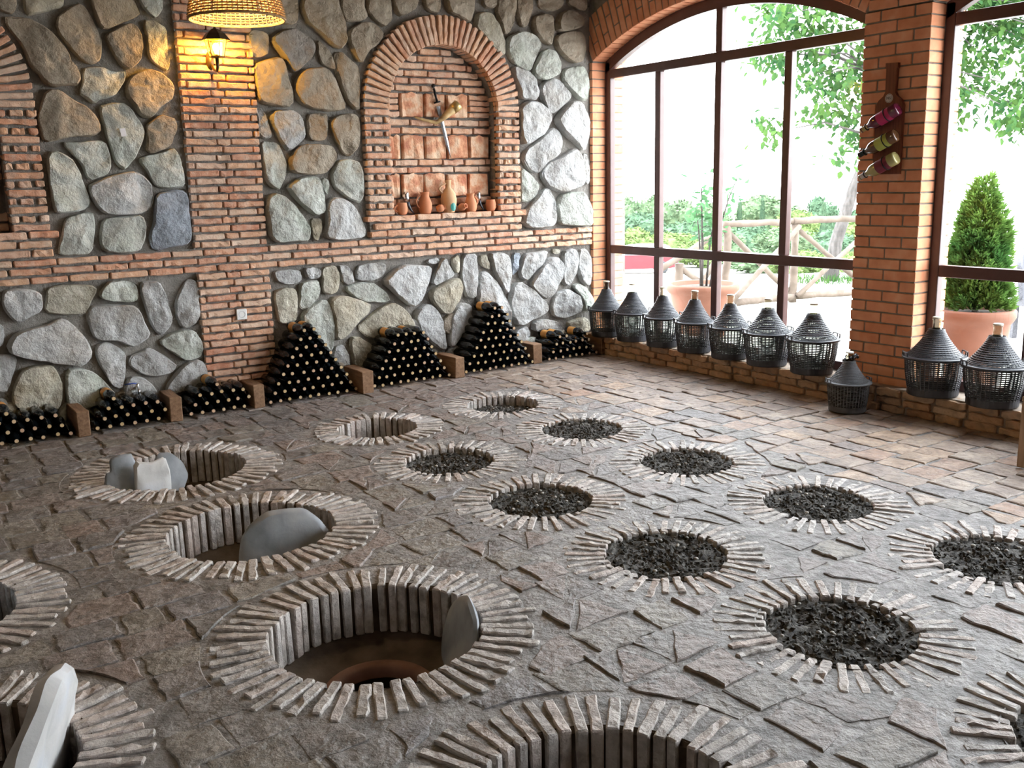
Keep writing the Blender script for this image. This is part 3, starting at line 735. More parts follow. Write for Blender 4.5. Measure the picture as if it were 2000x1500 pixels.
# sill wall under the windows
XS, ZS = 5.852, 0.175
sill = MB().box((XS+0.024, Y0, 0), (6.36, 7.3, ZS-0.004)).build('trim_5', PM('sill_mortar', [(0.3,(0.22,0.17,0.13)),(0.7,(0.34,0.28,0.22))], scale=10, rough=0.9, bump=0.6, bscale=60))
tag(sill, 'low rough brick sill running under the windows', 'window sill', kind='structure')
SB = [rough_box('sill_brick', 0.09, 0.225, 0.050, SILLB, 500+j, jit=0.005, bev=0.007, cuts=4, axis=1) for j in range(5)]
for k in range(3):
    y = 7.28-0.12*(k % 2)
    while y > 1.2:
        L = rnd.uniform(0.19, 0.27)
        ob('brick', rnd.choice(SB), sill, (XS+0.045+rnd.uniform(-0.010, 0.006), y-L/2, 0.028+0.0575*k+rnd.uniform(-0.002, 0.002)), (rnd.uniform(-0.02, 0.02), 0, rnd.choice((0, PI))+rnd.uniform(-0.02, 0.02)), (1, (L-0.022)/0.225, 1))
        y -= L

# ---------------------------------------------------------------- windows
FX0, FX1 = 6.12, 6.18
def window(idx, a, b, label, detail=True):
    c = (a+b)/2
    w = empty('window_%d' % idx, (FX0, c, ZS)); tag(w, label, 'window', kind='structure')
    def rel(m): m.v = [(x-FX0, y-c, z-ZS) for x, y, z in m.v]; return m
    fw = 0.068
    zb, zm0, zm1, zt0, zt1 = ZS, 0.940, 1.020, 2.570, 2.650
    def bar(name, y0, y1, z0, z1, d=0.0):
        m = MB().box((FX0+d, y0, z0), (FX1-d, y1, z1))
        bm_ = rel(m).mesh(name, FRAME)
        o = ob(name, bm_, w); md = o.modifiers.new('bevel', 'BEVEL'); md.width = 0.006; md.segments = 2
        return o
    bar('frame_side', a, a+fw, zb, 2.72); bar('frame_side', b-fw, b, zb, 2.72)
    bar('frame_bottom', a+fw, b-fw, zb, zb+0.07)
    n = 32; ro, ri = ARC_R, ARC_R-0.092; th0 = math.asin((b-a)/2/ARC_R)
    pts = []
    for r_ in (ro, ri):
        for i in range(n+1):
            th = -th0+2*th0*i/n
            y = c+r_*math.sin(th); z = ARC_Z+r_*math.cos(th)
            if r_ == ri: y = c+ro*math.sin(th); z = ARC_Z+math.sqrt(ri*ri-(y-c)**2)
            pts.append((y, z))
    vs_ = [(FX0, y, z) for y, z in pts]+[(FX1, y, z) for y, z in pts]; N1 = n+1; fs_ = []
    for i in range(n):
        if i == 0: fs_ += [(0, N1, 3*N1, 2*N1), (n, 2*N1+n, 3*N1+n, N1+n)]
        fs_ += [(i, i+1, N1+i+1, N1+i), (2*N1+i, 3*N1+i, 3*N1+i+1, 2*N1+i+1), (i, 2*N1+i, 2*N1+i+1, i+1), (N1+i, N1+i+1, 3*N1+i+1, 3*N1+i)]
    rel(MB().add(vs_, fs_)).build('frame_arch', FRAME, w)
    p = (b-a)
    cent = [b-p*0.2425, b-p*0.488, b-p*0.734]
    mull = [(y-fw/2, y+fw/2) for y in cent]
    ys = [b-fw]; 
    for y0, y1 in mull: ys += [y1, y0]
    ys.append(a+fw)
    bar('transom', a+fw, b-fw, zm0, zm1); bar('transom', a+fw, b-fw, zt0, zt1)
    for i, (y0, y1) in enumerate(mull):
        bar('mullion', y0, y1, zb+0.07, zm0); bar('mullion', y0, y1, zm1, zt0)
        if i == 1: bar('mullion', y0, y1, zt1, arc_z((y0+y1)/2, c, ri)+0.01)
    xg = (FX0+FX1)/2
    for j in range(4):
        y1, y0 = ys[2*j], ys[2*j+1]
        for z0, z1 in ((zb+0.07, zm0), (zm1, zt0)):
            rel(MB().add([(xg, y0, z0), (xg, y1, z0), (xg, y1, z1), (xg, y0, z1)], [(0, 1, 2, 3)])).build('pane', PANE, w)
    for y0, y1 in ((a+fw, mull[1][0]), (mull[1][1], b-fw)):
        k = 12; top = [(y0+(y1-y0)*i/k) for i in range(k+1)]
        vv = [(xg, y, max(zt1, arc_z(y, c, ri))) for y in top][::-1]
        rel(MB().add([(xg, y0, zt1), (xg, y1, zt1)]+vv, [tuple(range(2+len(vv)))])).build('pane', PANE, w)
    return w
window(1, *WINS[0], 'tall arched brown framed window behind the row of seven demijohns')
window(2, *WINS[1], 'arched brown framed window at right edge beyond the brick pier')
window(3, *WINS[2], 'arched brown framed window nearer the viewer outside the picture')

# ---------------------------------------------------------------- pits
PITS = []   # x, y, r, ring outer, kind
for j, y in enumerate((5.862, 4.905, 3.924, 2.979, 2.03)): PITS.append((3.92, y, 0.27, 0.465, 'fill', 'c', j))
for j, y in enumerate((4.834, 3.90, 2.954, 2.03, 1.08)): PITS.append((2.832, y, 0.272, 0.465, 'fill', 'b', j))
PITS.append((2.846, 5.811, 0.273, 0.465, 'open', 'b', 9))
for j, y in enumerate((5.70, 4.412, 3.066, 1.72)): PITS.append((1.45, y, 0.40, 0.625, 'open', 'a', j))
for j, y in enumerate((4.28, 3.0)): PITS.append((-0.01, y, 0.40, 0.625, 'open', 'z', j))

# ---------------------------------------------------------------- floor
FX, FY = XS+0.02, YB
floor = fill_holes('floor', [(X0, Y0), (XS+0.2, Y0), (XS+0.2, FY), (X0, FY)], [circ(p[0], p[1], p[2]+0.03, 40) for p in PITS], lambda a, b: (a, b, 0.0), FLOORM)
tag(floor, 'grey flagstone floor with rings of bricks around sunken jars', 'floor', kind='structure')
def to_px(p):
    d = V(p)-CAM; w = d.dot(_f)
    return (1000+FPX*d.dot(CR)/w, 750-FPX*d.dot(CU)/w) if w > 0.2 else (1e6, 1e6)
tiles = []
tr = random.Random(11)
y = 0.55
while y < FY-0.02:
    h = tr.uniform(0.175, 0.235)
    x = -0.9-tr.uniform(0, 0.25)
    while x < FX:
        w = tr.uniform(0.17, 0.31) if x < 3.9 and y < 6.2 else tr.uniform(0.15, 0.25)
        x1 = min(x+w, FX-0.005); y1 = min(y+h, FY)
        mid = 0.5 if 1.0 < x < 4.4 and y < 6.2 else 0.25
        j = lambda: tr.uniform(-0.065, 0.065)*mid*2
        g = 0.004
        q = [V((x+g+abs(j())*0.4, y+g+j()*0.5)), V((x1-g-abs(j())*0.4, y+g+j()*0.5)), V((x1-g-abs(j())*0.4, y1-g+j()*0.5)), V((x+g+abs(j())*0.4, y1-g+j()*0.5))]
        x += w
        if x1-q[0].x < 0.06 or y1-y < 0.06: continue
        polys = [q]
        if mid == 0.5 and tr.random() < 0.36:      # broken corner-wise into two
            polys = [[q[0], q[1], q[2]+(q[3]-q[2])*0.3+V((0, -0.01))], [q[0]+V((-0.0, 0.025)), q[2]+(q[3]-q[2])*0.38, q[3]]]
        for q in polys:
            d = []
            m = len(q)
            for i in range(m):
                for t in (0, 0.25, 0.5, 0.75): d.append(q[i].lerp(q[(i+1) % m], t)+V((tr.uniform(-1, 1), tr.uniform(-1, 1)))*0.007)
            c = sum(d, V((0, 0)))/len(d); ok = True
            for p in PITS:
                pc = V((p[0], p[1])); ro = p[3]+0.012
                if (c-pc).length < ro-0.03: ok = False; break
                for i, v in enumerate(d):
                    e = v-pc
                    if e.length < ro: d[i] = pc+e.normalized()*ro
            if not ok: continue
            area = 0.5*abs(sum(d[i].x*d[(i+1) % len(d)].y-d[(i+1) % len(d)].x*d[i].y for i in range(len(d))))
            if area < 0.009: continue
            c = sum(d, V((0, 0)))/len(d)
            px = to_px((c.x, c.y, 0)); w_ = (V((c.x, c.y, 0))-CAM).dot(_f)
            vis = area/(max(w_, 0.5)**3) if -60 < px[0] < 2060 and -60 < px[1] < 1580 else 0
            tiles.append((vis, d, c))
    y += h
tiles.sort(key=lambda t: -t[0])
def tile_geo(d, c, seed):
    r = random.Random(seed); n = len(d)
    h = r.uniform(0.002, 0.010); tx, ty = r.uniform(-0.025, 0.025), r.uniform(-0.025, 0.025)
    vs_ = [(p.x, p.y, -0.012) for p in d]
    for s, e in ((0.985, 0.5), (0.92, 1.0), (0.5, 1.0)):
        for p in d:
            b = c+(p-c)*s
            vs_.append((b.x, b.y, max(0.001, h*e+tx*(b.x-c.x)+ty*(b.y-c.y)+noise.noise(V((b.x*11, b.y*11, 0)))*0.006)))
    fs_ = [(k*n+i, k*n+(i+1) % n, (k+1)*n+(i+1) % n, (k+1)*n+i) for k in range(3) for i in range(n)]
    fs_.append(tuple(3*n+i for i in range(n)))
    return vs_, fs_
rest = MB(); rest_w = []
for i, (vis, d, c) in enumerate(tiles):
    if i < 300 and vis > 0:
        warm = (c.x-3.4)*0.35+tr.uniform(-0.25, 0.25)
        m = MB(); m.add(*tile_geo(d, c, i)); m.build('paving_stone', PAVEW if warm > 0.35 else PAVE, floor, smooth=False)
    else:
        k0 = len(rest.f); rest.add(*tile_geo(d, c, i)); rest_w += [1 if (c.x-3.4)*0.35+tr.uniform(-0.25, 0.25) > 0.35 else 0]*(len(rest.f)-k0)
o = rest.build('paving_stones_far', PAVE, floor); tag(o, kind='stuff')
o.data.materials.append(PAVEW); o.data.polygons.foreach_set('material_index', rest_w)

# ring bricks and fillings
RB = [rough_box('ring_brick', 0.215, 0.038, 0.212, RINGB, 40+j, jit=0.0026, bev=0.005, cuts=5) for j in range(8)]
def gravel_mesh(r, seed, depth):
    q = random.Random(seed); m = MB(); n, k = 44, 15
    vs_ = [(0, 0, 0)]
    for i in range(1, k+1):
        for j in range(n):
            a = 2*PI*j/n; rr = (r+0.02)*i/k
            x, y_ = rr*math.cos(a), rr*math.sin(a)
            z = noise.noise(V((x*9+seed, y_*9, 0)))*0.016+noise.noise(V((x*34+seed, y_*34, 5)))*0.020+noise.noise(V((x*80, y_*80+seed, 5)))*0.010
            vs_.append((x, y_, z))
    fs_ = [(0, 1+j, 1+(j+1) % n) for j in range(n)]
    for i in range(k-1):
        for j in range(n): fs_.append((1+i*n+j, 1+(i+1)*n+j, 1+(i+1)*n+(j+1) % n, 1+i*n+(j+1) % n))
    m.add(vs_, fs_)
    for _ in range(420):
        a = q.uniform(0, 2*PI); rr = r*math.sqrt(q.random())*0.99; s = q.uniform(0.005, 0.014)
        x, y_ = rr*math.cos(a), rr*math.sin(a); z = noise.noise(V((x*9+seed, y_*9, 0)))*0.016+noise.noise(V((x*34+seed, y_*34, 5)))*0.016
        ax = [V((q.uniform(-1, 1), q.uniform(-1, 1), q.uniform(-1, 1))).normalized()*s*q.uniform(0.6, 1.2) for _ in range(2)]
        c = V((x, y_, z+s*0.3)); b = ax[0].cross(ax[1]).normalized()*s
        m.add([c+ax[0], c+ax[1], c-ax[0], c-ax[1], c+b, c-b], [(0, 1, 4), (1, 2, 4), (2, 3, 4), (3, 0, 4), (1, 0, 5), (2, 1, 5), (3, 2, 5), (0, 3, 5)])
    return m.mesh('gravel', GRAVEL)
GR = [gravel_mesh(0.262, 3+j*7, 0) for j in range(3)]
def pebble_mesh(r, seed):
    q = random.Random(seed); m = MB()
    for _ in range(14):
        a = q.uniform(0, 2*PI); rr = r*0.92*math.sqrt(q.random()); s = q.uniform(0.004, 0.011)
        prof = [(0.01*s, -s*0.6), (s*0.8, -s*0.35), (s, 0), (s*0.8, s*0.4), (0.01*s, s*0.6)]
        m.lathe(prof, 8, (rr*math.cos(a), rr*math.sin(a), 0.012))
    return m.mesh('pebbles', PEBBLE, True)
PB = [pebble_mesh(0.262, 50+j) for j in range(3)]
JARP = [(0.225,-0.28),(0.220,-0.240),(0.205,-0.226),(0.180,-0.228),(0.165,-0.240),(0.160,-0.28)]
JARI = [(0.160,-0.278),(0.22,-0.45),(0.32,-0.75),(0.26,-1.1),(0.10,-1.35),(0.0,-1.38)]
colname = {'c': 'row nearest the windows', 'b': 'middle row', 'a': 'left row', 'z': 'row at the left edge'}
FILL_L = {('c',0): 'gravel filled jar pit in front of the right tall bottle pile', ('c',1): 'gravel filled jar pit, second from back wall in row nearest windows', ('c',2): 'gravel filled jar pit, third from back wall in row nearest windows',
          ('c',3): 'gravel filled jar pit, fourth from back wall in row nearest windows', ('c',4): 'gravel filled jar pit cut off by the right edge, halfway down',
          ('b',0): 'gravel filled jar pit, first of the five in middle row', ('b',1): 'gravel filled jar pit, second of the five in middle row', ('b',2): 'gravel filled jar pit in the middle of the floor, third in middle row',
          ('b',3): 'large gravel filled jar pit at lower right, fourth in middle row', ('b',4): 'gravel filled jar pit clipped by the bottom right corner'}
OPEN_L = {('b',9): 'small empty open jar pit nearest the flat-topped bottle pile', ('a',0): 'open jar pit holding a stack of pale slate lids', ('a',1): 'open jar pit with one round grey slate leaning inside',
          ('a',2): 'open jar pit showing the clay jar mouth at its bottom', ('a',3): 'open jar pit cut off by the bottom edge', ('z',0): 'open jar pit at left edge with a slate sliver', ('z',1): 'open jar pit at bottom left corner with a tall pale slab'}
for pi_, (x, y, r, ro, kind, cl, j) in enumerate(PITS):
    t = empty('jar_pit', (x, y, 0))
    tag(t, (FILL_L if kind == 'fill' else OPEN_L)[(cl, j)], 'jar pit', 'gravel filled jar pits' if kind == 'fill' else 'open jar pits')
    n = int(round(2*PI*r/(0.0475 if r > 0.3 else 0.0455)))
    q = random.Random(60+pi_)
    flush = 0.005 if kind == 'fill' else 0.010
    for i in range(n):
        th = 2*PI*(i+q.uniform(-0.12, 0.12))/n
        L = (ro-r)*q.uniform(0.78, 1.04); rr = r+L/2+q.uniform(-0.008, 0.006)
        ob('brick', q.choice(RB), t, (rr*math.cos(th), rr*math.sin(th), -0.106+flush+q.uniform(-0.004, 0.004)),
           (q.choice((0, PI)), q.uniform(-0.010, 0.010), th+q.uniform(-0.04, 0.04)), (L/0.215, q.uniform(0.8, 1.08)*(0.92 if kind == 'fill' else 1), 1))
    w = MB().lathe([(r+0.035, 0.004), (r+0.018, -0.012), (r+0.018, -0.20)]+([(r-0.05, -0.220), (0.20*min(1, r/0.36), -0.262)] if kind == 'open' else [(0.02, -0.2)]), 40)
    w.build('pit_lining', EARTH if kind == 'open' else FLOORM, t, smooth=False)
    if kind == 'open':
        s = min(1.0, r/0.36)
        MB().lathe([(a*s, b) for a, b in JARP], 32).build('jar_rim', JARM, t, smooth=True)
        MB().lathe([(a*s, b) for a, b in JARI], 32).build('jar_inside', JARIN, t, smooth=True)
    else:
        z = {('c',0): -0.07, ('b',0): -0.035, ('b',1): -0.025}.get((cl, j), -0.016)
        g = ob('gravel', GR[pi_ % 3], t, (0, 0, z), (0, 0, pi_)); tag(g, kind='stuff')
        g = ob('pebbles', PB[pi_ % 3], t, (0, 0, z+0.01), (0, 0, pi_*2)); tag(g, kind='stuff')

# ---------------------------------------------------------------- ceiling and the walls behind the viewer
ce = MB().box((X0, Y0, CEIL), (6.4, 7.4, CEIL+0.1)).build('ceiling', CEILM)
tag(ce, 'brown boarded ceiling above the cellar hall', 'ceiling', kind='structure')
wl = MB().box((X0-0.2, Y0, -0.3), (X0, 7.4, CEIL)).build('wall_left', PLASTER)
tag(wl, 'plastered wall on the left outside the picture', 'wall', kind='structure')
# wall behind the viewer with wide glazed openings
wf = MB()
wf.box((-3.0, Y0-0.25, -0.3), (6.4, Y0, CEIL))
o = wf.build('wall_front', PLASTER)
tag(o, 'plastered wall behind the viewer ', 'wall', kind='structure')

# ---------------------------------------------------------------- wine bottles in piles along the back wall
BP = [(0.001,0.004),(0.020,0.0),(0.034,0.002),(0.0375,0.010),(0.0375,0.175),(0.035,0.195),(0.027,0.214),(0.0165,0.232),(0.0140,0.245),(0.0138,0.285),(0.0155,0.286),(0.0155,0.296),(0.0130,0.298)]
bot_me = MB().lathe(BP, 18).mesh('wine_bottle', BOTTLE, True)
cork_me = MB().lathe([(0.0128,0.290),(0.0128,0.3005),(0.0001,0.301)], 12).mesh('cork', CORK)
lab_me = MB().lathe([(0.0379,0.045),(0.0379,0.135)], 18).mesh('label', LABELO, True)
BL, BW = 0.0775, 0.30
br = random.Random(5)
def pile(xs0, pitch, rows, phrase, group, side='left', y=7.262, labels=()):
    """rows: list of (first slot, count) from the floor up; bottles rest in the gaps of the row below"""
    hz = math.sqrt(max(0.001, 0.0765**2-(pitch/2)**2))
    for k, (s, n) in enumerate(rows):
        for i in range(n):
            x = xs0+(s+i)*pitch+k*pitch/2; z = 0.0385+k*hz
            o = ob('wine_bottle', bot_me, None, (x+br.uniform(-0.002, 0.002), y-0.006+br.uniform(-0.012, 0.006), z), (PI/2+br.uniform(-0.012, 0.012), 0, br.uniform(-0.02, 0.02)))
            c = ob('cork', cork_me, o)
            if (k, i) in labels: ob('label', lab_me, o)
            num = ORD[i] if side == 'left' else ORD[n-1-i]
            tag(o, 'dark wine bottle, %s from %s in %s row up, %s' % (num, side, ORD[k], phrase), 'bottle', group)
pile(0.508, 0.083, [(0,8),(0,7),(0,6),(1,1)], 'low pile at left edge', 'bottles in the pile at the left edge', 'right', labels={(3,0)})
pile(1.270, 0.0825, [(0,6),(0,6),(0,5),(0,1)], 'low pile under chrome tap', 'bottles in the pile under the tap', labels={(3,0)})
pile(1.912, 0.0800, [(0,6),(0,6),(0,5),(1,1)], 'low pile left of pilaster', 'bottles in the pile left of the pilaster', labels={(3,0)})
pile(2.512, 0.0798, [(0,10),(0,9),(0,8),(0,7),(0,6),(0,5),(0,4),(0,3),(0,2)], 'left tall pile', 'bottles in the left tall pile', labels={(8,0),(8,1)})
pile(3.400, 0.078, [(0,10),(0,9),(0,8),(0,7),(0,6),(0,5),(0,4)], 'flat-topped pile between tall piles', 'bottles in the flat-topped pile', labels={(6,0),(6,2)})
pile(4.285, 0.0785, [(0,10),(0,9),(0,8),(0,7),(0,6),(0,5),(0,4),(0,3),(0,2)], 'right tall pile', 'bottles in the right tall pile', labels={(8,0),(8,1)})
pile(5.185, 0.0785, [(0,8),(0,7),(0,6),(0,2),], 'low pile by corner demijohn', 'bottles in the corner pile', labels={(3,0),(3,1)})
o = ob('wine_bottle', bot_me, None, (5.185+4*0.0785+3*0.0393, 7.25, 0.0385+3*0.0657), (PI/2+0.02, 0, 0.03)); ob('cork', cork_me, o); ob('label', lab_me, o)
tag(o, 'dark wine bottle with orange label lying alone atop the corner pile', 'bottle', 'bottles in the corner pile')

# wooden blocks that hold the piles apart
blk = [(1.13,1.21,'dark wooden block wedged between the two leftmost bottle piles'),(1.765,1.85,'wooden block between the tap pile and the pile beside it'),
       (2.385,2.47,'wooden block just left of the left tall bottle pile'),(3.262,3.358,'wooden block between left tall pile and flat-topped pile'),
       (4.14,4.235,'wooden block between flat-topped pile and right tall pile'),(5.035,5.135,'wooden block between right tall pile and corner pile'),(5.83,5.915,'wooden block in the corner by the brick sill')]
for i, (a, b, lab) in enumerate(blk):
    y0 = (6.915,6.935,6.95,6.87,6.91,7.0,6.96)[i]
    me = rough_box('wood_block', b-a, 7.24-y0, 0.18, OAK, 800+i, jit=0.003, bev=0.005, cuts=2, axis=1)
    o = ob('wood_block', me, None, ((a+b)/2, (y0+7.24)/2, 0.0945), (0, 0, (0.02,-0.03,0.0,-0.03,0.02,0.0,0.0)[i])); o.location.x -= (0.02 if i == 6 else 0)
    tag(o, lab, 'wood block', 'wooden blocks between bottle piles')

# ---------------------------------------------------------------- demijohns
def lattice(m, prof, nring, nrib, band, ribw, th=0.004, seg=40, bulge=0.001):
    """open basket weave: flat rings and upright ribs following prof(t)->(r, z)"""
    for k in range(nring):
        t0 = (k+0.5-band/2)/nring; t1 = (k+0.5+band/2)/nring
        (ra, za), (rb, zb) = prof(t0), prof(t1)
        m.lathe([(ra, za), ((ra+rb)/2+bulge, (za+zb)/2), (rb, zb), (rb-th, zb), (ra-th, za), (ra, za)], seg)
    ns = 6
    for i in range(nrib):
        a = 2*PI*i/nrib; ca, sa = math.cos(a), math.sin(a)
        for k in range(ns):
            (ra, za), (rb, zb) = prof(k/ns), prof((k+1)/ns)
            q = []
            for r_, z_ in ((ra, za), (rb, zb)):
                for s_, dr in ((-1, 0.002), (1, 0.002), (1, -0.003), (-1, -0.003)):
                    q.append(((r_+dr)*ca-s_*ribw/2*sa, (r_+dr)*sa+s_*ribw/2*ca, z_))
            m.add(q, [(0,1,5,4),(1,2,6,5),(2,3,7,6),(3,0,4,7)])
def lerp_prof(pts):
    def f(t):
        u = t*(len(pts)-1); i = min(int(u), len(pts)-2); w = u-i
        return (pts[i][0]*(1-w)+pts[i+1][0]*w, pts[i][1]*(1-w)+pts[i+1][1]*w)
    return f
def demijohn(rim, base, open_lid=True, plast=PLAST, full=False, seal=False):
    """basket, flange, conical lid, glass inside, glass neck and stopper, handles"""
    t = empty('demijohn')
    hb = 0.255
    bp = lerp_prof([(base, 0.045), (base+(rim-0.02-base)*0.75, 0.15), (rim-0.018, hb-0.005)])
    m = MB(); lattice(m, bp, 16, 40, 0.47, 0.0056)
    m.lathe([(0.002, 0.0), (base-0.004, 0.0), (base, 0.006), (base, 0.048), (base-0.004, 0.048), (base-0.004, 0.004)], 40)
    m.build('basket', plast, t)
    MB().lathe([(rim-0.025, hb-0.012), (rim-0.004, hb-0.010), (rim, hb-0.004), (rim, hb+0.004), (rim-0.004, hb+0.008), (rim-0.035, hb+0.012), (rim-0.035, hb+0.004)], 40).build('rim', plast, t, smooth=True)
    c0 = rim-0.030
    cp = lerp_prof([(c0, hb+0.010), (c0*0.86, hb+0.036), (c0*0.66, hb+0.078), (c0*0.48, hb+0.120), (c0*0.345, hb+0.160), (c0*0.275, hb+0.190)])
    m = MB(); lattice(m, cp, 17, 40, 0.74 if open_lid else 0.86, 0.005, 0.006, 40, 0.0042)
    m.build('lid', plast, t)
    g = MB().lathe([(0.004, 0.008), (base-0.012, 0.010), (base-0.006, 0.03), (rim-0.034, hb-0.03), (rim-0.036, hb), (c0*0.80, hb+0.034), (c0*0.60, hb+0.076), (c0*0.42, hb+0.118), (c0*0.27, hb+0.160), (0.030, hb+0.19), (0.0225, hb+0.20)], 28)
    g.build('glass_jar', WINEJ if full else GLASSJ, t, smooth=True)
    n0 = hb+0.188
    MB().lathe([(0.031, n0), (0.0265, n0+0.014), (0.0245, n0+0.055), (0.0285, n0+0.062), (0.0285, n0+0.074), (0.018, n0+0.076)], 20).build('neck', NECKG, t, smooth=True)
    st = MB().lathe([(0.029, n0+0.070), (0.0295, n0+0.078), (0.027, n0+0.081), (0.0005, n0+0.081)], 18).build('stopper', WHITEP if seal else CAPM, t)
    for s in (0, PI):
        h = MB(); pts = []
        for i in range(7):
            a = s+(-0.26+0.52*i/6); pts.append(((rim-0.006)*math.cos(a), (rim-0.006)*math.sin(a), hb+0.034))
        h.tube(pts, 0.0045, 6)
        for i in (0, 3, 6): h.tube([pts[i], (pts[i][0], pts[i][1], hb)], 0.0045, 6)
        h.build('handle', plast, t)
    if seal:
        q = random.Random(4); f = MB()
        for i in range(26):
            a = q.uniform(0, 2*PI); r_ = q.uniform(0.026, 0.048); z = n0+q.uniform(-0.01, 0.045)
            c = V((r_*math.cos(a), r_*math.sin(a), z)); e = [V((q.uniform(-1,1), q.uniform(-1,1), q.uniform(-1,1)))*0.024 for _ in range(4)]
            f.add([c+x for x in e], [(0,1,2),(0,2,3),(0,3,1),(1,3,2)])
        f.build('plastic_wrap', SM('wrap', (0.03,0.03,0.035), rough=0.2), t, smooth=True)
    return t
dj_small = demijohn(0.172, 0.135, False)
dj_open = demijohn(0.176, 0.138, True)
dj_big = demijohn(0.198, 0.152, True)
dj_bigd = demijohn(0.200, 0.158, False)
dj_used = set()
def put_dj(proto, x, y, z, rz, label, s=1.0):
    t = proto if proto.name not in dj_used else copy_tree(proto)
    dj_used.add(t.name)
    t.location = (x, y, z); t.rotation_euler = (0, 0, rz); t.scale = (s, s, 1.0)
    tag(t, label, 'demijohn', 'black caged demijohns along the windows')
XD = 5.905
ha = -0.45
for proto, y, lab in ((dj_small, 7.0, 'leftmost demijohn on the sill, against the stone corner'), (dj_small, 6.63, 'second demijohn from the stone corner on the sill'), (dj_small, 6.225, 'third demijohn from the stone corner on the sill'),
        (dj_small, 5.835, 'fourth demijohn from the stone corner, before the potted sapling'), (dj_open, 5.43, 'fifth demijohn from the stone corner on the sill'), (dj_big, 5.035, 'sixth demijohn from the stone corner, second left of the pier'),
        (dj_big, 4.60, 'large demijohn on the sill directly left of the brick pier'), (dj_bigd, 3.604, 'large closed-lid demijohn on the sill directly right of the brick pier'),
        (dj_big, 3.19, 'large open-weave demijohn on the sill at the right edge'), (dj_big, 2.765, 'demijohn barely showing at the right edge of the picture')):
    put_dj(proto, XD, y, ZS+0.002, ha-(0.25 if y < 4 else 0.0), lab, 1.065 if proto in (dj_small, dj_open) else 1.03)
dj_floor = demijohn(0.172, 0.138, False, PLASTG, True, True)
dj_floor.location = (5.66, 4.09, 0.012); dj_floor.rotation_euler = (0, 0, -0.5); dj_floor.scale = (0.92, 0.92, 0.80)
tag(dj_floor, 'small grey demijohn with wrapped white cap standing on the floor', 'demijohn', 'black caged demijohns along the windows')

# ---------------------------------------------------------------- slate lids in the pits
def slab(name, outline, c, up, nrm, th, label, seed, mat=SLATE, soft=True):
    q = random.Random(seed); n = V(nrm).normalized(); u = V(up); u = (u-n*u.dot(n)).normalized(); s = u.cross(n).normalized()
    m = MB(); pts = chaikin(chaikin(outline)) if soft else chaikin(outline); N1 = len(pts); c2 = sum(pts, V((0, 0)))/N1
    rings = [(0.55, 0.5), (0.88, 0.47), (0.965, 0.27), (1.0, 0.0), (0.965, -0.27), (0.88, -0.47), (0.55, -0.5)]
    vs_ = []
    for k, (sc_, e) in enumerate(rings):
        for p in pts:
            b = c2+(p-c2)*sc_
            w = noise.noise(V((b.x*6, b.y*6, seed+k)))*th*0.25
            vs_.append(s*b.x+u*b.y+n*(e*th+w))
    fs_ = [tuple(range(N1))[::-1], tuple(6*N1+i for i in range(N1))]
    for k in range(6):
        for i in range(N1): fs_.append((k*N1+i, k*N1+(i+1) % N1, (k+1)*N1+(i+1) % N1, (k+1)*N1+i))
    m.add(vs_, fs_)
    o = m.build(name, mat, None, smooth=0.7, loc=c)
    tag(o, label, 'slate lid', 'slate lids in the open pits')
    return o
def disc(r, seed, ex=1.0, n=16):
    q = random.Random(seed)
    return [V((r*math.cos(2*PI*i/n)*q.uniform(0.94, 1.04), r*ex*math.sin(2*PI*i/n)*q.uniform(0.94, 1.04))) for i in range(n)]
SLW = PM('lid_slate_pale', [(0.30,(0.34,0.34,0.335)),(0.5,(0.46,0.455,0.445)),(0.70,(0.58,0.565,0.54))], scale=4, rough=0.75, bump=0.4, bscale=14, bdist=0.008, spec=0.3, coord='obj', vscale=2.5, vcol=(0.40,0.46,0.56), vfac=0.6)
SLB = PM('lid_slate_blue', [(0.32,(0.15,0.165,0.18)),(0.5,(0.27,0.288,0.31)),(0.68,(0.42,0.43,0.445))], scale=4, rough=0.7, bump=0.3, bscale=14, bdist=0.008, spec=0.35, coord='obj', vscale=3, vcol=(0.36,0.34,0.30), vfac=0.5)
slab('slate_lid', disc(0.235, 1), (1.575, 4.30, -0.115), (0.15, 0.25, 0.95), (-0.25, -0.85, 0.35), 0.050, 'round grey slate lid leaning in the second pit of left row', 1, SLB)
slab('slate_lid', disc(0.20, 2), (1.765, 2.99, -0.125), (0.22, 0.05, 0.97), (-0.92, 0.27, 0.25), 0.036, 'dark slate lid standing edgewise in the pit showing a jar mouth', 2, SLB)
slab('slate_lid', disc(0.33, 3, 1.08, 18), (0.235, 2.90, -0.055), (0.36, 0.0, 0.93), (0.88, -0.40, -0.28), 0.088, 'tall pale slate lid standing upright at the bottom left corner', 3, SLW)
slab('slate_lid', disc(0.33, 4), (0.17, 4.24, 0.06), (0.2, 0.0, 0.97), (0.90, -0.36, -0.2), 0.06, 'grey slate lid showing as a sliver at the left edge', 4, SLB)
P2 = lambda L: [V((a-1.25, b-0.0)) for a, b in L]
slab('slate_lid', P2([(1.05,-0.28),(1.02,-0.03),(1.045,0.07),(1.075,0.075),(1.08,0.15),(1.14,0.165),(1.215,0.16),(1.225,-0.1),(1.20,-0.28)]), (1.25, 5.65, 0.0), (0, 0.35, 0.93), (0.0, -0.93, 0.35), 0.05, 'notched blue grey slate lid, leftmost in the stack of three', 5, SLB, False)
slab('slate_lid', P2([(1.14,-0.30),(1.165,0.0),(1.185,0.15),(1.28,0.125),(1.37,0.15),(1.385,0.05),(1.36,-0.12),(1.32,-0.30)]), (1.25, 5.55, -0.01), (0, 0.33, 0.93), (0.1, -0.93, 0.33), 0.045, 'pale slate lid in the middle of the stack of three', 6, SLW, False)
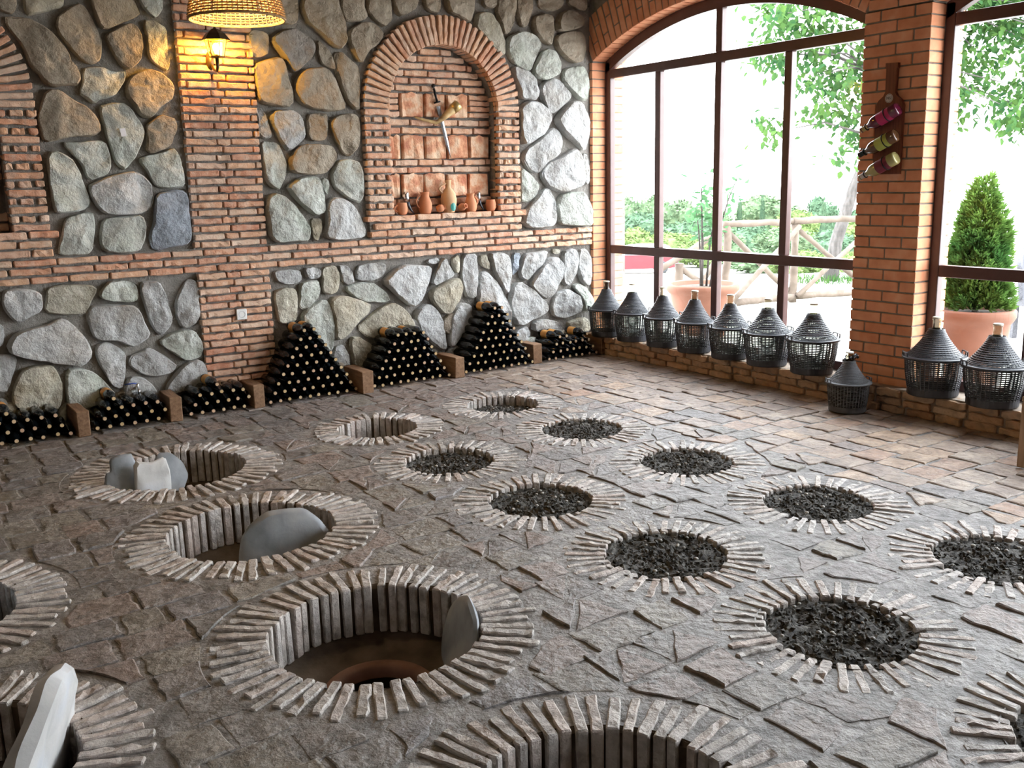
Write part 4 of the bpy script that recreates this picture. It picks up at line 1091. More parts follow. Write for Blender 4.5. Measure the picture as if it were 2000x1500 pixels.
slab('slate_lid', P2([(1.27,-0.26),(1.27,0.0),(1.34,0.135),(1.42,0.13),(1.48,0.06),(1.50,-0.03),(1.44,-0.13),(1.34,-0.26)]), (1.26, 5.66, 0.0), (0, 0.35, 0.93), (0.12, -0.90, 0.35), 0.045, 'rounded blue slate lid, rightmost in the stack of three', 7, SLB, False)

# ---------------------------------------------------------------- niche: clay ware, horns, dagger
ZN = 1.393
def handle(m, x0, z0, x1, z1, out, r=0.0075):
    pts = []
    for i in range(9):
        t = i/8; a = PI*t
        pts.append((x0+(x1-x0)*t+out*math.sin(a), 0, z0+(z1-z0)*t))
    m.tube(pts, r, 8); return m
def ware(name, prof, x, label, cat, mat, y=7.285, hand=None, n=24, rot=None, loc=None):
    o = MB().lathe(prof, n).build(name, mat, None, smooth=True, loc=loc or (x, y, ZN), rot=rot)
    tag(o, label, cat, 'clay ware in the arched niche')
    if hand:
        h = MB(); handle(h, *hand); h.build('handle', mat, o, smooth=True)
    return o
cup = [(0.001,0.004),(0.028,0.0),(0.036,0.006),(0.046,0.030),(0.047,0.058),(0.041,0.092),(0.040,0.100),(0.036,0.100),(0.038,0.085),(0.041,0.05),(0.03,0.012),(0.001,0.010)]
jug = [(0.001,0.004),(0.040,0.0),(0.048,0.006),(0.060,0.045),(0.058,0.085),(0.044,0.128),(0.036,0.148),(0.037,0.170),(0.041,0.182),(0.036,0.181),(0.031,0.150),(0.045,0.10),(0.001,0.012)]
ware('clay_cup', cup, 3.905, 'small clay cup at the left end of the niche shelf', 'cup', TERRA, hand=(-0.043,0.080,-0.036,0.022,-0.034))
ware('clay_jug', jug, 4.128, 'brownish clay jug with a left handle, left of the tall jug', 'jug', TERRA, hand=(-0.036,0.165,-0.056,0.05,-0.038))
big = [(0.001,0.004),(0.044,0.0),(0.050,0.008),(0.066,0.060),(0.071,0.115),(0.060,0.165),(0.038,0.198),(0.022,0.215),(0.020,0.235),(0.024,0.258),(0.030,0.278),(0.026,0.278),(0.018,0.24),(0.001,0.12)]
bj = ware('clay_jug', big, 4.368, 'tall narrow-necked pale jug with a green patch', 'jug', TERRAL, y=7.292, hand=(-0.022,0.250,-0.056,0.170,-0.050))
g = MB(); vs_ = []; 
for i in range(14):
    a = 2*PI*i/14; th = -PI/2+0.10+0.42*math.cos(a); z = 0.050+0.036*math.sin(a)
    rr = 0.0655+0.004
    vs_.append((rr*math.cos(th)*(1.0), rr*math.sin(th), z))
vs_.append((0.072*math.cos(-PI/2+0.10), 0.072*math.sin(-PI/2+0.10), 0.05))
g.add(vs_, [(i, (i+1) % 14, 14) for i in range(14)]); g.build('green_patch', GREENP, bj)
pot = [(0.001,0.003),(0.018,0.0),(0.030,0.018),(0.034,0.036),(0.028,0.056),(0.018,0.066),(0.016,0.072),(0.022,0.082),(0.018,0.082),(0.012,0.068),(0.024,0.035),(0.001,0.01)]
ware('small_pot', pot, 4.26, 'tiny clay pot lying on its side in front of tall jug', 'pot', TERRA, rot=(0.35, PI/2-0.25, 0.0), loc=(4.216, 7.247, ZN+0.034))
ware('small_pot', pot, 4.478, 'tiny round clay pot with its dark mouth facing out', 'pot', TERRA, rot=(PI/2-0.25, 0, 0.3), loc=(4.478, 7.300, ZN+0.036))
jug2 = [(a*0.93, b*0.87) for a, b in jug]
ware('clay_jug', jug2, 4.588, 'orange clay jug with right handle, right of tall jug', 'jug', TERRA, hand=(0.034,0.138,0.053,0.05,0.030))
ware('clay_cup', cup, 4.800, 'small clay cup at the right end of the niche shelf', 'cup', TERRA, hand=(0.043,0.080,0.036,0.022,0.034))
ware('clay_cup', [(a*1.15, b*1.2) for a, b in cup], 0.66, 'clay cup with square handle in the left edge niche', 'cup', TERRA, hand=(0.05,0.105,0.046,0.03,0.025))
def horn(pts, rads, label, mat, cap=None, group='drinking horns in the niche'):
    c = V(pts[0]); m = MB(); m.tube([V(p)-c for p in pts], rads, 14)
    o = m.build('drinking_horn', mat, None, smooth=True, loc=c); tag(o, label, 'horn', group)
    if cap:
        k = MB(); k.tube([V(p)-c for p in cap[0]], cap[1], 14); k.build('metal_mount', cap[2], o, smooth=True)
    return o
for x, s, lab in ((3.972, 1, 'silver-mounted black drinking horn by the left clay cup'), (4.696, 0.9, 'silver-mounted black drinking horn between jug and right cup')):
    y = 7.32
    p = [(x+0.055*s, y-0.02, ZN+0.006), (x+0.032*s, y-0.012, ZN+0.035*s), (x+0.014*s, y, ZN+0.075*s), (x+0.002*s, y, ZN+0.115*s)]
    c = [(x+0.004*s, y, ZN+0.105*s), (x-0.004*s, y, ZN+0.135*s), (x-0.012*s, y, ZN+0.175*s), (x-0.016*s, y, ZN+0.18*s)]
    horn(p, [0.003, 0.009*s, 0.017*s, 0.022*s], lab, HORNB, (c, [0.0235*s, 0.026*s, 0.030*s, 0.027*s], CHROME))
def nw(u, v, y):      # picture point on the niche back, in metres, measured off the wall
    return (4.105+(u-810)*0.405/79-(7.36-y)*0.58, y, 2.18-(v-233)*0.0046+(u-810)*0.0)
hp = [(808,228,7.330,0.008),(820,232,7.325,0.011),(833,235,7.320,0.013),(846,238,7.310,0.017),(856,232,7.300,0.021),(866,223,7.292,0.031),(876,215,7.286,0.039),(883,209.5,7.283,0.041)]
P = [(4.088+(u-808)*0.00508, y, 2.198-(v-228)*0.0047) for u, v, y, r in hp]
horn(P, [h[3] for h in hp], 'large pale drinking horn crossing a dagger inside the niche', HORN, ([P[-2], V(P[-1]), V(P[-1])+(V(P[-1])-V(P[-2]))*0.55], [0.0425, 0.0455, 0.047], GOLDM), None)
d0, d1 = V((4.283, 7.335, 2.455)), V((4.430, 7.335, 1.862))
dv = d1-d0; up = dv.normalized(); sd = up.cross(V((0, 1, 0))).normalized()
dg = empty('dagger', d0); tag(dg, 'steel dagger with dark hilt hung on the niche tiles', 'dagger')
def blade(t0, t1, w0, w1, nm, mat, th=0.006):
    a, b = dv*t0, dv*t1; n = V((0, -th, 0)); k = V((0, th*0.4, 0))
    m = MB(); m.add([a-sd*w0, a+n, a+sd*w0, b-sd*w1, b+n, b+sd*w1, a+k, b+k], [(0,3,4,1),(1,4,5,2),(0,1,2,6),(3,7,5,4),(0,6,7,3),(2,5,7,6)]); m.build(nm, mat, dg)
blade(0.28, 0.80, 0.018, 0.016, 'blade', STEEL); blade(0.80, 1.0, 0.016, 0.0006, 'blade_tip', STEEL)
m = MB(); m.tube([dv*0.03, dv*0.10, dv*0.16, dv*0.22], [0.009, 0.012, 0.009, 0.013], 8); m.lathe([(0.001,-0.008),(0.017,-0.004),(0.017,0.004),(0.001,0.008)], 12, (0,0,0), 'y'); m.build('hilt', IRON, dg, smooth=True)
m = MB(); m.tube([dv*0.225-sd*0.030, dv*0.22, dv*0.225+sd*0.030], [0.006, 0.010, 0.006], 8); m.build('guard', IRON, dg, smooth=True)

# ---------------------------------------------------------------- wall socket, paper tag, tap
s = empty('power_socket', (2.438, 7.232, 0.695)); tag(s, 'white power socket low on the brick pilaster', 'socket')
m = rough_box('cover_plate', 0.080, 0.022, 0.082, WHITEP, 1, jit=0, bev=0.004, cuts=0); ob('cover_plate', m, s)
MB().lathe([(0.026, -0.013), (0.023, -0.013), (0.021, -0.005), (0.0005, -0.005)], 20, axis='y').build('socket_well', SM('socket_grey', (0.45,0.45,0.45)), s)
m = MB()
for dx in (-0.0095, 0.0095): m.lathe([(0.0005,-0.0075),(0.0028,-0.0075),(0.0028,-0.004)], 8, (dx,0,0), 'y')
m.build('contact_hole', INK, s)
o = MB().box((-0.019,-0.001,-0.027), (0.019,0.001,0.027)).build('paper_tag', PAPER, None, loc=(1.700, 7.205, 2.046), rot=(0.05, -0.12, 0)); tag(o, 'small white paper tag stuck on a grey boulder', 'paper tag')
tp = empty('tap', (1.612, 7.20, 0.235)); tag(tp, 'small chrome tap with blue lever above the bottles', 'tap')
MB().tube([(0,0.07,0), (0,-0.01,0), (0,-0.035,-0.012), (0,-0.040,-0.035)], [0.011,0.012,0.011,0.010], 10).build('spout', CHROME, tp, smooth=True)
MB().lathe([(0.012,0.0),(0.014,0.012),(0.010,0.03),(0.001,0.032)], 12, (0,0,0.005)).build('valve', CHROME, tp, smooth=True)
MB().tube([(0,0,0.034), (-0.03,0,0.040), (-0.085,0.01,0.036)], [0.006,0.005,0.006], 8).build('lever', SM('blue_lever', (0.05,0.09,0.30)), tp, smooth=True)

# ---------------------------------------------------------------- wall lantern on the pilaster
LX, LY = 2.370, 7.10
wl_ = empty('wall_lantern', (LX, 7.235, 2.48)); tag(wl_, 'lit bronze wall lantern mounted on the brick pilaster', 'lamp')
def W(p): return (p[0]-LX, p[1]-7.235, p[2]-2.48)
m = MB(); m.lathe([(0.001,-0.022),(0.018,-0.020),(0.030,-0.008),(0.036,0.0),(0.036,0.012)], 20, (0,0,0), 'y'); m.v = [(x*0.85-0.008, y, z*1.9+0.075) for x, y, z in m.v]; m.build('wall_plate', BRASS, wl_, smooth=True)
MB().tube([W((LX-0.005,7.225,2.53)), W((LX,7.18,2.485)), W((LX,7.12,2.475)), W((LX,7.10,2.50)), W((LX,7.10,2.565))], [0.009,0.009,0.009,0.012,0.014], 10).build('arm', BRASS, wl_, smooth=True)
def ring6(r, z): return [W((LX+r*math.cos(PI/6+PI*i/3), LY+r*math.sin(PI/6+PI*i/3), z)) for i in range(6)]
zb, zt = 2.568, 2.690
b6, t6 = ring6(0.052, zb), ring6(0.078, zt)
for i in range(6): MB().tube([b6[i], t6[i]], 0.0035, 6).build('cage_bar', BRASS, wl_)
for i in range(6): MB().add([b6[i], b6[(i+1) % 6], t6[(i+1) % 6], t6[i]], [(0,1,2,3)]).build('pane', GM('lantern_glass', (0.97,0.93,0.80)), wl_) if i == 0 else ob('pane', MB().add([b6[i], b6[(i+1) % 6], t6[(i+1) % 6], t6[i]], [(0,1,2,3)]).mesh('pane', bpy.data.materials['lantern_glass']), wl_)
MB().tube(b6, 0.005, 6, closed=True).build('cage_ring', BRASS, wl_); MB().tube(t6, 0.0055, 6, closed=True).build('cage_ring', BRASS, wl_)
m = MB(); m.add(ring6(0.053, zb)+[W((LX,LY,zb-0.012))], [(i,(i+1)%6,6) for i in range(6)]); m.build('cage_floor', BRASS, wl_)
m = MB(); a6, c6, e6 = ring6(0.104, zt-0.010), ring6(0.070, zt+0.034), ring6(0.024, zt+0.068)
m.add(a6+c6+e6, [(i,(i+1)%6,6+(i+1)%6,6+i) for i in range(6)]+[(6+i,6+(i+1)%6,12+(i+1)%6,12+i) for i in range(6)]+[tuple(range(12,18))]); m.build('roof', BRASS, wl_)
MB().lathe([(0.014,0),(0.008,0.012),(0.013,0.022),(0.001,0.038)], 12, W((LX,LY,zt+0.066))).build('finial', BRASS, wl_, smooth=True)
MB().lathe([(0.010,0.0),(0.011,0.024)], 10, W((LX,LY,zb-0.005))).build('bulb_holder', BRASS, wl_)
bu = MB().lathe([(0.009,0.0),(0.014,0.014),(0.024,0.034),(0.026,0.050),(0.018,0.068),(0.001,0.076)], 16, W((LX,LY,zb+0.018))).build('bulb', EM('lantern_bulb', (1.0,0.72,0.22), 12), wl_, smooth=True)
ld = bpy.data.lights.new('lantern_light', 'POINT'); ld.energy = 2.7; ld.color = (1.0,0.46,0.025); ld.shadow_soft_size = 0.03
lo = bpy.data.objects.new('lantern_light', ld); col.objects.link(lo); lo.parent = wl_; lo.location = W((LX+0.0, LY, zb+0.115))

# ---------------------------------------------------------------- wicker pendant lamp
pl = empty('pendant_lamp', (1.50, 4.194, 2.349)); tag(pl, 'lit wicker pendant lamp hanging from the ceiling', 'lamp')
def shade_r(z): return 0.198-0.105*(z/0.26)**1.6 if z > 0 else 0.198
m = MB(); nr, ns = 24, 60
for k in range(nr):
    z = 0.004+0.252*k/(nr-1); r0 = shade_r(z)
    pts = [((r0+0.0048*math.cos(PI*(i+k)*1.0))*math.cos(2*PI*i/ns), (r0+0.0048*math.cos(PI*(i+k)))*math.sin(2*PI*i/ns), z) for i in range(ns)]
    m.tube(pts, 0.0036, 4, closed=True)
m.build('woven_shade', WICKER, pl)
m = MB()
for i in range(60):
    a = 2*PI*i/60
    m.tube([(shade_r(z)*math.cos(a), shade_r(z)*math.sin(a), z) for z in (0.0, 0.09, 0.18, 0.256)], 0.0022, 4)
m.build('shade_staves', WICKER, pl)
MB().tube([(0.199*math.cos(2*PI*i/48), 0.199*math.sin(2*PI*i/48), 0.0) for i in range(48)], 0.0055, 6, closed=True).build('rim_braid', WICKER, pl)
MB().lathe([(0.001,-0.03),(0.022,-0.022),(0.030,0.0),(0.022,0.024),(0.013,0.04)], 16, (0,0,0.15)).build('bulb', EM('pendant_bulb', (1.0,0.80,0.45), 12), pl, smooth=True)
MB().lathe([(0.016,0.0),(0.017,0.06),(0.004,0.075)], 12, (0,0,0.185)).build('bulb_holder', IRON, pl)
MB().tube([(0,0,0.25), (0,0,CEIL-2.349)], 0.004, 6).build('cable', IRON, pl)
m = MB()
for i in range(3): m.tube([(0.012*math.cos(2.1*i),0.012*math.sin(2.1*i),0.25), (0.092*math.cos(2.1*i),0.092*math.sin(2.1*i),0.256)], 0.003, 4)
m.build('shade_spider', IRON, pl)
ld = bpy.data.lights.new('pendant_light', 'POINT'); ld.energy = 1.3; ld.color = (1.0,0.72,0.36); ld.shadow_soft_size = 0.03
lo = bpy.data.objects.new('pendant_light', ld); col.objects.link(lo); lo.parent = pl; lo.location = (0,0,0.095)

# ---------------------------------------------------------------- bottle rack on the brick pier
rk = empty('bottle_rack', (5.955, 4.07, 1.63)); tag(rk, 'dark wooden bottle-shaped wall rack holding three wine bottles', 'bottle rack')
out = [(3.97,1.635),(3.968,2.085),(3.985,2.120),(4.020,2.150),(4.034,2.175),(4.030,2.325),(4.024,2.330),(4.024,2.362),(4.116,2.366),(4.116,2.334),(4.110,2.328),(4.108,2.178),(4.122,2.152),(4.158,2.125),(4.176,2.090),(4.172,1.635)]
cuts = [(4.172,4.106),(4.104,4.036),(4.034,3.97)]
MB().prism(out, lambda p, t: (5.927-5.955+0.028*t, p[0]-4.07, p[1]-1.63)).build('board', RACK, rk)
st = MB().lathe([(0.0005,0.0),(0.030,0.0),(0.030,0.003)], 24, axis='y'); 
so = st.build('sticker', SM('sticker_paper', (0.55,0.50,0.46)), rk, loc=(5.9255-5.955, 4.076-4.07, 2.136-1.63), rot=(0, 0, -PI/2))
tcu = bpy.data.curves.new('lettering', 'FONT'); tcu.body = 'NSI'; tcu.size = 0.026; tcu.align_x = 'CENTER'; tcu.align_y = 'CENTER'; tcu.extrude = 0.0004; tcu.materials.append(INK)
to_ = bpy.data.objects.new('lettering_curve', tcu); to = bpy.data.objects.new('lettering', bpy.data.meshes.new_from_object(to_)); bpy.data.objects.remove(to_); col.objects.link(to); to.parent = so; to.location = (0, -0.0008, 0); to.rotation_euler = (PI/2, 0, 0)
MB().tube([(0.025*math.cos(2*PI*i/24), -0.0004, 0.025*math.sin(2*PI*i/24)) for i in range(24)], 0.0008, 4, closed=True).build('sticker_ring', INK, so)
rb = [((3.962,2.062),(4.226,1.935), (0.10,0.008,0.030), (0.42,0.02,0.10), (0.52,0.40,0.16), 'rose wine bottle with pink label, top of the wall rack'),
      ((3.964,1.892),(4.227,1.772), (0.10,0.045,0.02), (0.42,0.46,0.10), (0.01,0.03,0.03), 'wine bottle with yellow-green label in middle of wall rack'),
      ((3.954,1.745),(4.222,1.616), (0.34,0.30,0.12), (0.16,0.02,0.04), (0.55,0.50,0.47), 'pale wine bottle with maroon label, lowest in wall rack')]
for i, (b0, b1, cg, cl, cc, lab) in enumerate(rb):
    xb = 5.866
    a, b = V((xb+0.005, b0[0], b0[1])), V((xb-0.01, b1[0], b1[1])); d = (b-a).normalized()
    quat = d.to_track_quat('Z', 'Y')
    gm = PM('rack_glass_%d' % i, [(0.4, tuple(x*0.9 for x in cg)), (0.6, cg)], rough=0.08, bump=0, spec=0.6, coord='obj')
    me = MB().lathe(BP, 22).mesh('wine_bottle', gm, True)
    o = ob('wine_bottle', me, None, a, quat.to_euler(), (1.18, 1.18, 1)); tag(o, lab, 'bottle', 'bottles in the wall rack')
    MB().lathe([(0.0379,0.055),(0.0379,0.150)], 22).build('label', SM('rack_label_%d' % i, cl, rough=0.6), o, smooth=True)
    MB().lathe([(0.0150,0.236),(0.0150,0.292),(0.0162,0.293),(0.0162,0.3),(0.0001,0.301)], 16).build('capsule', SM('rack_capsule_%d' % i, cc, rough=0.35), o, smooth=True)
    p0 = a+d*0.085; p1 = a+d*0.252
    s1 = d.cross(V((1,0,0))).normalized(); 
    for pc, rr, nm in ((p0, 0.0475, 'iron_ring'), (p1, 0.021, 'iron_ring')):
        m = MB(); m.tube([pc-rk.location+(V((1,0,0))*math.cos(2*PI*k/20)+s1*math.sin(2*PI*k/20))*rr for k in range(20)], 0.004, 6, closed=True)
        m.tube([pc-rk.location+V((rr,0,0)), V((5.93-5.955, (pc-rk.location).y, (pc-rk.location).z))], 0.004, 6)
        m.build(nm, IRON, rk, smooth=True)

# ---------------------------------------------------------------- stool at the right edge
sl = empty('wooden_stool', (5.425, 2.488, 0.012)); tag(sl, 'plain wooden stool whose leg shows at the right edge', 'stool')
PALE = PM('stool_wood', [(0.3,(0.28,0.17,0.10)),(0.7,(0.42,0.28,0.18))], scale=5, rough=0.6, bump=0.2, bscale=20, stretch=(8,8,1), coord='obj')
for sx_ in (-1, 1):
    for sy_ in (-1, 1):
        ob('leg', rough_box('leg', 0.042, 0.042, 0.37, PALE, 3, jit=0.0008, bev=0.003, cuts=1, axis=2), sl, (sx_*0.15, sy_*0.16, 0.185))
ob('seat', rough_box('seat', 0.345, 0.365, 0.035, PALE, 4, jit=0.001, bev=0.006, cuts=1), sl, (0, 0, 0.3875))
for sy_ in (-1, 1): ob('stretcher', rough_box('stretcher', 0.26, 0.02, 0.03, PALE, 5, jit=0.0005, bev=0.002, cuts=1), sl, (0, sy_*0.16, 0.12))

# ---------------------------------------------------------------- outside: ground, fence, pots, car, trees
def gz(x, y):
    """ground height: level terrace near the house, then falling away"""
    d = max(0.0, math.hypot(x-6, y-5)-9.5)
    return -0.02-4.9*(1-math.exp(-d/32.0))-0.018*max(0, d-40)
g = MB(); nx, ny = 60, 60
xs = [6.30+(i/nx)**2.2*160 for i in range(nx+1)]; ys = [-60+200*j/ny for j in range(ny+1)]
ys = sorted(set(ys+[5+(j-15)*0.8 for j in range(40)]))
ny = len(ys)-1
g.add([(x, y, gz(x, y)+noise.noise(V((x*0.4, y*0.4, 0)))*0.04*(x > 9)) for x in xs for y in ys], [(i*(ny+1)+j, (i+1)*(ny+1)+j, (i+1)*(ny+1)+j+1, i*(ny+1)+j+1) for i in range(nx) for j in range(ny)])
o = g.build('ground', GROUND, smooth=True); tag(o, 'pale gravel yard and track outside the windows', 'ground', kind='structure')
o = MB().box((-60, -60, -0.35), (6.3, Y0-0.26, -0.02)).build('yard', GROUND); tag(o, 'pale gravel yard behind the building', 'ground', kind='structure')

def ray_at(u, v, dep):      # point at a given depth seen from the room, used to set things out in the yard
    return CAM+(_f+CR*((u-1000)/FPX)-CU*((v-750)/FPX))*dep
# fence of peeled logs
fe = empty('log_fence', (10.3, 8.38, -0.02)); tag(fe, 'rustic fence of peeled logs with crossed braces', 'fence')
fo = V((10.3, 8.38, -0.02))
fb = [V((8.45, 8.62, 0)), V((9.12, 8.47, 0)), V((10.31, 8.38, 0)), V((11.55, 8.10, 0)), V((12.8, 7.8, 0))]
def log(nm, a, b, r, seed):
    q = random.Random(seed); a, b = V(a)-fo, V(b)-fo; n = 7
    pts = [a.lerp(b, i/n)+V((q.uniform(-1,1), q.uniform(-1,1), q.uniform(-1,1)))*r*0.18 for i in range(n+1)]
    MB().tube(pts, [r*q.uniform(0.88, 1.1) for _ in pts], 10).build(nm, LOGW, fe, smooth=True)
for i, p in enumerate(fb): log('post', p+V((0,0,-0.05)), p+V((0,0,(0.60,1.05,1.01,1.03,1.05)[i])), 0.052, i)
for i in (1, 2, 3):
    a, b = fb[i], fb[i+1]
    log('rail', a+V((-0.06,0,1.055)), b+V((0.06,0,1.045)), 0.044, 20+i)
    log('brace', a+V((0,-0.07,0.06)), b+V((0,-0.07,0.98)), 0.036, 30+i)
    log('brace', a+V((0,0.05,1.0)), b+V((0,0.05,0.10)), 0.036, 40+i)
    log('ground_log', a+V((0,-0.02,0.06)), b+V((0,-0.02,0.05)), 0.045, 50+i)
log('rail', fb[1]+V((0.02,0.0,1.03)), fb[0]+V((-0.30,0.05,0.54)), 0.040, 60)
log('brace', fb[0]+V((0,0,0.55)), fb[1]+V((0.0,0,0.12)), 0.036, 61)
log('brace', fb[0]+V((0.05,-0.05,0.02)), fb[1]+V((-0.25,-0.05,0.62)), 0.036, 62)

# leaf cards: a folded pointed oval
def leaf(m, c, d, n, L, wd):
    d = d.normalized(); s = d.cross(n)
    if s.length < 1e-4: s = d.cross(V((0.3,0.5,0.8)))
    s.normalize(); n2 = s.cross(d)
    m.add([c, c+d*L*0.35+s*wd*0.5+n2*wd*0.12, c+d*L*0.75+s*wd*0.32+n2*wd*0.08, c+d*L, c+d*L*0.75-s*wd*0.32+n2*wd*0.08, c+d*L*0.35-s*wd*0.5+n2*wd*0.12], [(0,1,2,3),(0,3,4,5)])
def potshape(R_, H):
    return [(0.01,0.0),(R_*0.62,0.0),(R_*0.64,0.02),(R_*0.86,H*0.72),(R_*0.87,H*0.80),(R_*0.94,H*0.84),(R_*1.0,H*0.90),(R_*1.0,H*0.97),(R_*0.95,H),(R_*0.86,H*0.99),(R_*0.84,H*0.92),(0.01,H*0.91)]
# potted sapling before the left window
pp = V((7.45, 7.25, -0.02)); t = empty('potted_sapling', pp); tag(t, 'large terracotta pot with a thin sparse sapling outside', 'potted plant')
MB().lathe(potshape(0.39, 0.56), 40).build('pot', POT, t, smooth=True)
MB().lathe([(0.335,0.515),(0.2,0.525),(0.001,0.53)], 24).build('soil', SOIL, t)
q = random.Random(3)
tips = []
for i, (dx, dy, h) in enumerate(((0.02,0.05,1.20),(-0.03,0.0,1.05),(0.06,-0.12,0.95),(0.0,0.10,0.85),(0.05,-0.36,1.25))):
    pts = [V((dx*0.4, dy*0.25, 0.5)), V((dx*0.6, dy*0.4, 0.5+h*0.4)), V((dx+q.uniform(-.03,.03), dy*0.8, 0.5+h*0.75)), V((dx*1.5, dy*1.2, 0.5+h))]
    MB().tube(pts, [0.013, 0.011, 0.007, 0.003], 6).build('stem', BARK, t, smooth=True); tips.append(pts)
m = MB()
for pts in tips:
    for _ in range(24):
        s = q.uniform(0.45, 1.0)*3; k = min(int(s), 2); c = pts[k].lerp(pts[k+1], s-k)+V((q.gauss(0,.05), q.gauss(0,.07), q.gauss(0,.03)))
        leaf(m, c, V((q.uniform(-1,1), q.uniform(-1,1), q.uniform(-0.6,0.4))), V((q.uniform(-1,1), q.uniform(-1,1), 1)), q.uniform(0.07,0.12), q.uniform(0.045,0.07))
o = m.build('foliage', LEAFS, t); tag(o, kind='stuff')
# potted thuja before the right window
tp_ = V((7.30, 4.14, -0.02)); t = empty('potted_thuja', tp_); tag(t, 'terracotta pot with a dense green conical thuja outside', 'potted plant')
MB().lathe(potshape(0.30, 0.60), 40).build('pot', POT, t, smooth=True)
MB().lathe([(0.255,0.555),(0.1,0.565),(0.001,0.57)], 24).build('soil', SOIL, t)
MB().tube([(0,0,0.55), (0.01,0,1.0), (0,0.02,1.45)], [0.025,0.018,0.006], 8).build('trunk', BARK, t, smooth=True)
m = MB(); q = random.Random(8)
def th_r(z): u = (z-0.60)/1.07; return 0.295*max(0.0, (1-u))**0.62*min(1, 0.72+u*1.6)
def spray(c, d, s):
    side = d.cross(V((0,0,1)));
    side = side.normalized() if side.length > 1e-3 else V((1,0,0))
    tw = q.uniform(0, PI); side = side*math.cos(tw)+d.cross(side)*math.sin(tw)
    for k in range(-2, 3):
        dd = (d+side*0.42*k).normalized()
        leaf(m, c, dd, V((q.uniform(-1,1), q.uniform(-1,1), q.uniform(-1,1))), s*(1-0.13*abs(k)), s*0.20)
for _ in range(4600):
    z = 0.60+1.02*(1-math.sqrt(q.random()))**0.9; a = q.uniform(0, 2*PI); r_ = th_r(z)*(0.22+0.75*math.sqrt(q.random()))*(1+0.16*math.sin(3*a+z*9)+0.08*math.sin(7*a-z*13))
    spray(V((r_*math.cos(a), r_*math.sin(a), z)), V((math.cos(a)*0.75+q.gauss(0,.25), math.sin(a)*0.75+q.gauss(0,.25), 0.65+q.gauss(0,.3))).normalized(), q.uniform(0.045, 0.085))
o = m.build('foliage', LEAFT, t); tag(o, kind='stuff')

# broadleaf tree by the fence
tb = V((12.75, 9.65, gz(12.75, 9.65))); t = empty('broadleaf_tree', tb); tag(t, 'leafy tree with pale leaning trunk behind the log fence', 'tree')
trk = [V((0,0,-0.1)), V((0.08,-0.02,0.6)), V((0.28,-0.14,1.4)), V((0.50,-0.34,2.2)), V((0.65,-0.55,3.0)), V((0.75,-0.8,3.9))]
MB().tube(trk, [0.125,0.098,0.085,0.075,0.06,0.035], 12).build('trunk', BARK, t, smooth=True)
q = random.Random(21); m = MB(); bmb = MB()
cl = []
# crown filled out around the trunk line, 13 to 16 m from the room
lowv = [(1470,120),(1550,150),(1562,245),(1600,285),(1650,335),(1700,330),(1800,300),(1880,225),(1920,190),(1950,245),(1990,262),(2040,255),(2120,200)]
def low(u):
    for (u0, v0), (u1, v1) in zip(lowv, lowv[1:]):
        if u0 <= u <= u1: return v0+(v1-v0)*(u-u0)/(u1-u0)
    return 0
while len(cl) < 620:
    u, v = q.uniform(1485, 2110), q.uniform(-260, 335)
    if v > low(u)-8 or (u < 1562 and v > 118) or (u < 1600 and v < -60): continue
    cl.append(ray_at(u, v, q.gauss(14.8, 0.45))-tb)
for u, v in ((1495,248),(1510,258),(1525,250),(1505,236),(1540,240),(1490,120),(1515,128)): cl.append(ray_at(u, v, 14.6)-tb)
for i in range(0, len(cl), 9):
    e = cl[i]; k = min(range(3, 6), key=lambda j: (trk[j]-e).length); st_ = trk[k]
    bmb.tube([st_, st_.lerp(e, 0.5)+V((0,0,0.18)), e], [0.024,0.014,0.005], 5)
bmb.build('branch', BARK, t, smooth=True)
for c in cl:
    for _ in range(17):
        p = c+V((q.gauss(0,.15), q.gauss(0,.15), q.gauss(0,.12)))
        leaf(m, p, V((q.uniform(-1,1), q.uniform(-1,1), q.uniform(-1.5,0.1))), V((q.uniform(-.6,.6), q.uniform(-.6,.6), 1)), q.uniform(0.10,0.17), q.uniform(0.065,0.105))
o = m.build('foliage', LEAF, t); tag(o, kind='stuff')
m = MB()
for _ in range(320):
    a = q.uniform(0,2*PI); r_ = 0.55*math.sqrt(q.random()); leaf(m, V((tb.x+r_*math.cos(a)-0.1, tb.y+r_*math.sin(a), gz(tb.x,tb.y)-0.02)), V((q.uniform(-.5,.5), q.uniform(-.5,.5), 1)), V((1,0,0)), q.uniform(0.08,0.2), 0.015)
o = m.build('grass_tuft', LEAF); tag(o, 'tuft of grass around the pale tree trunk', 'grass', kind='stuff')

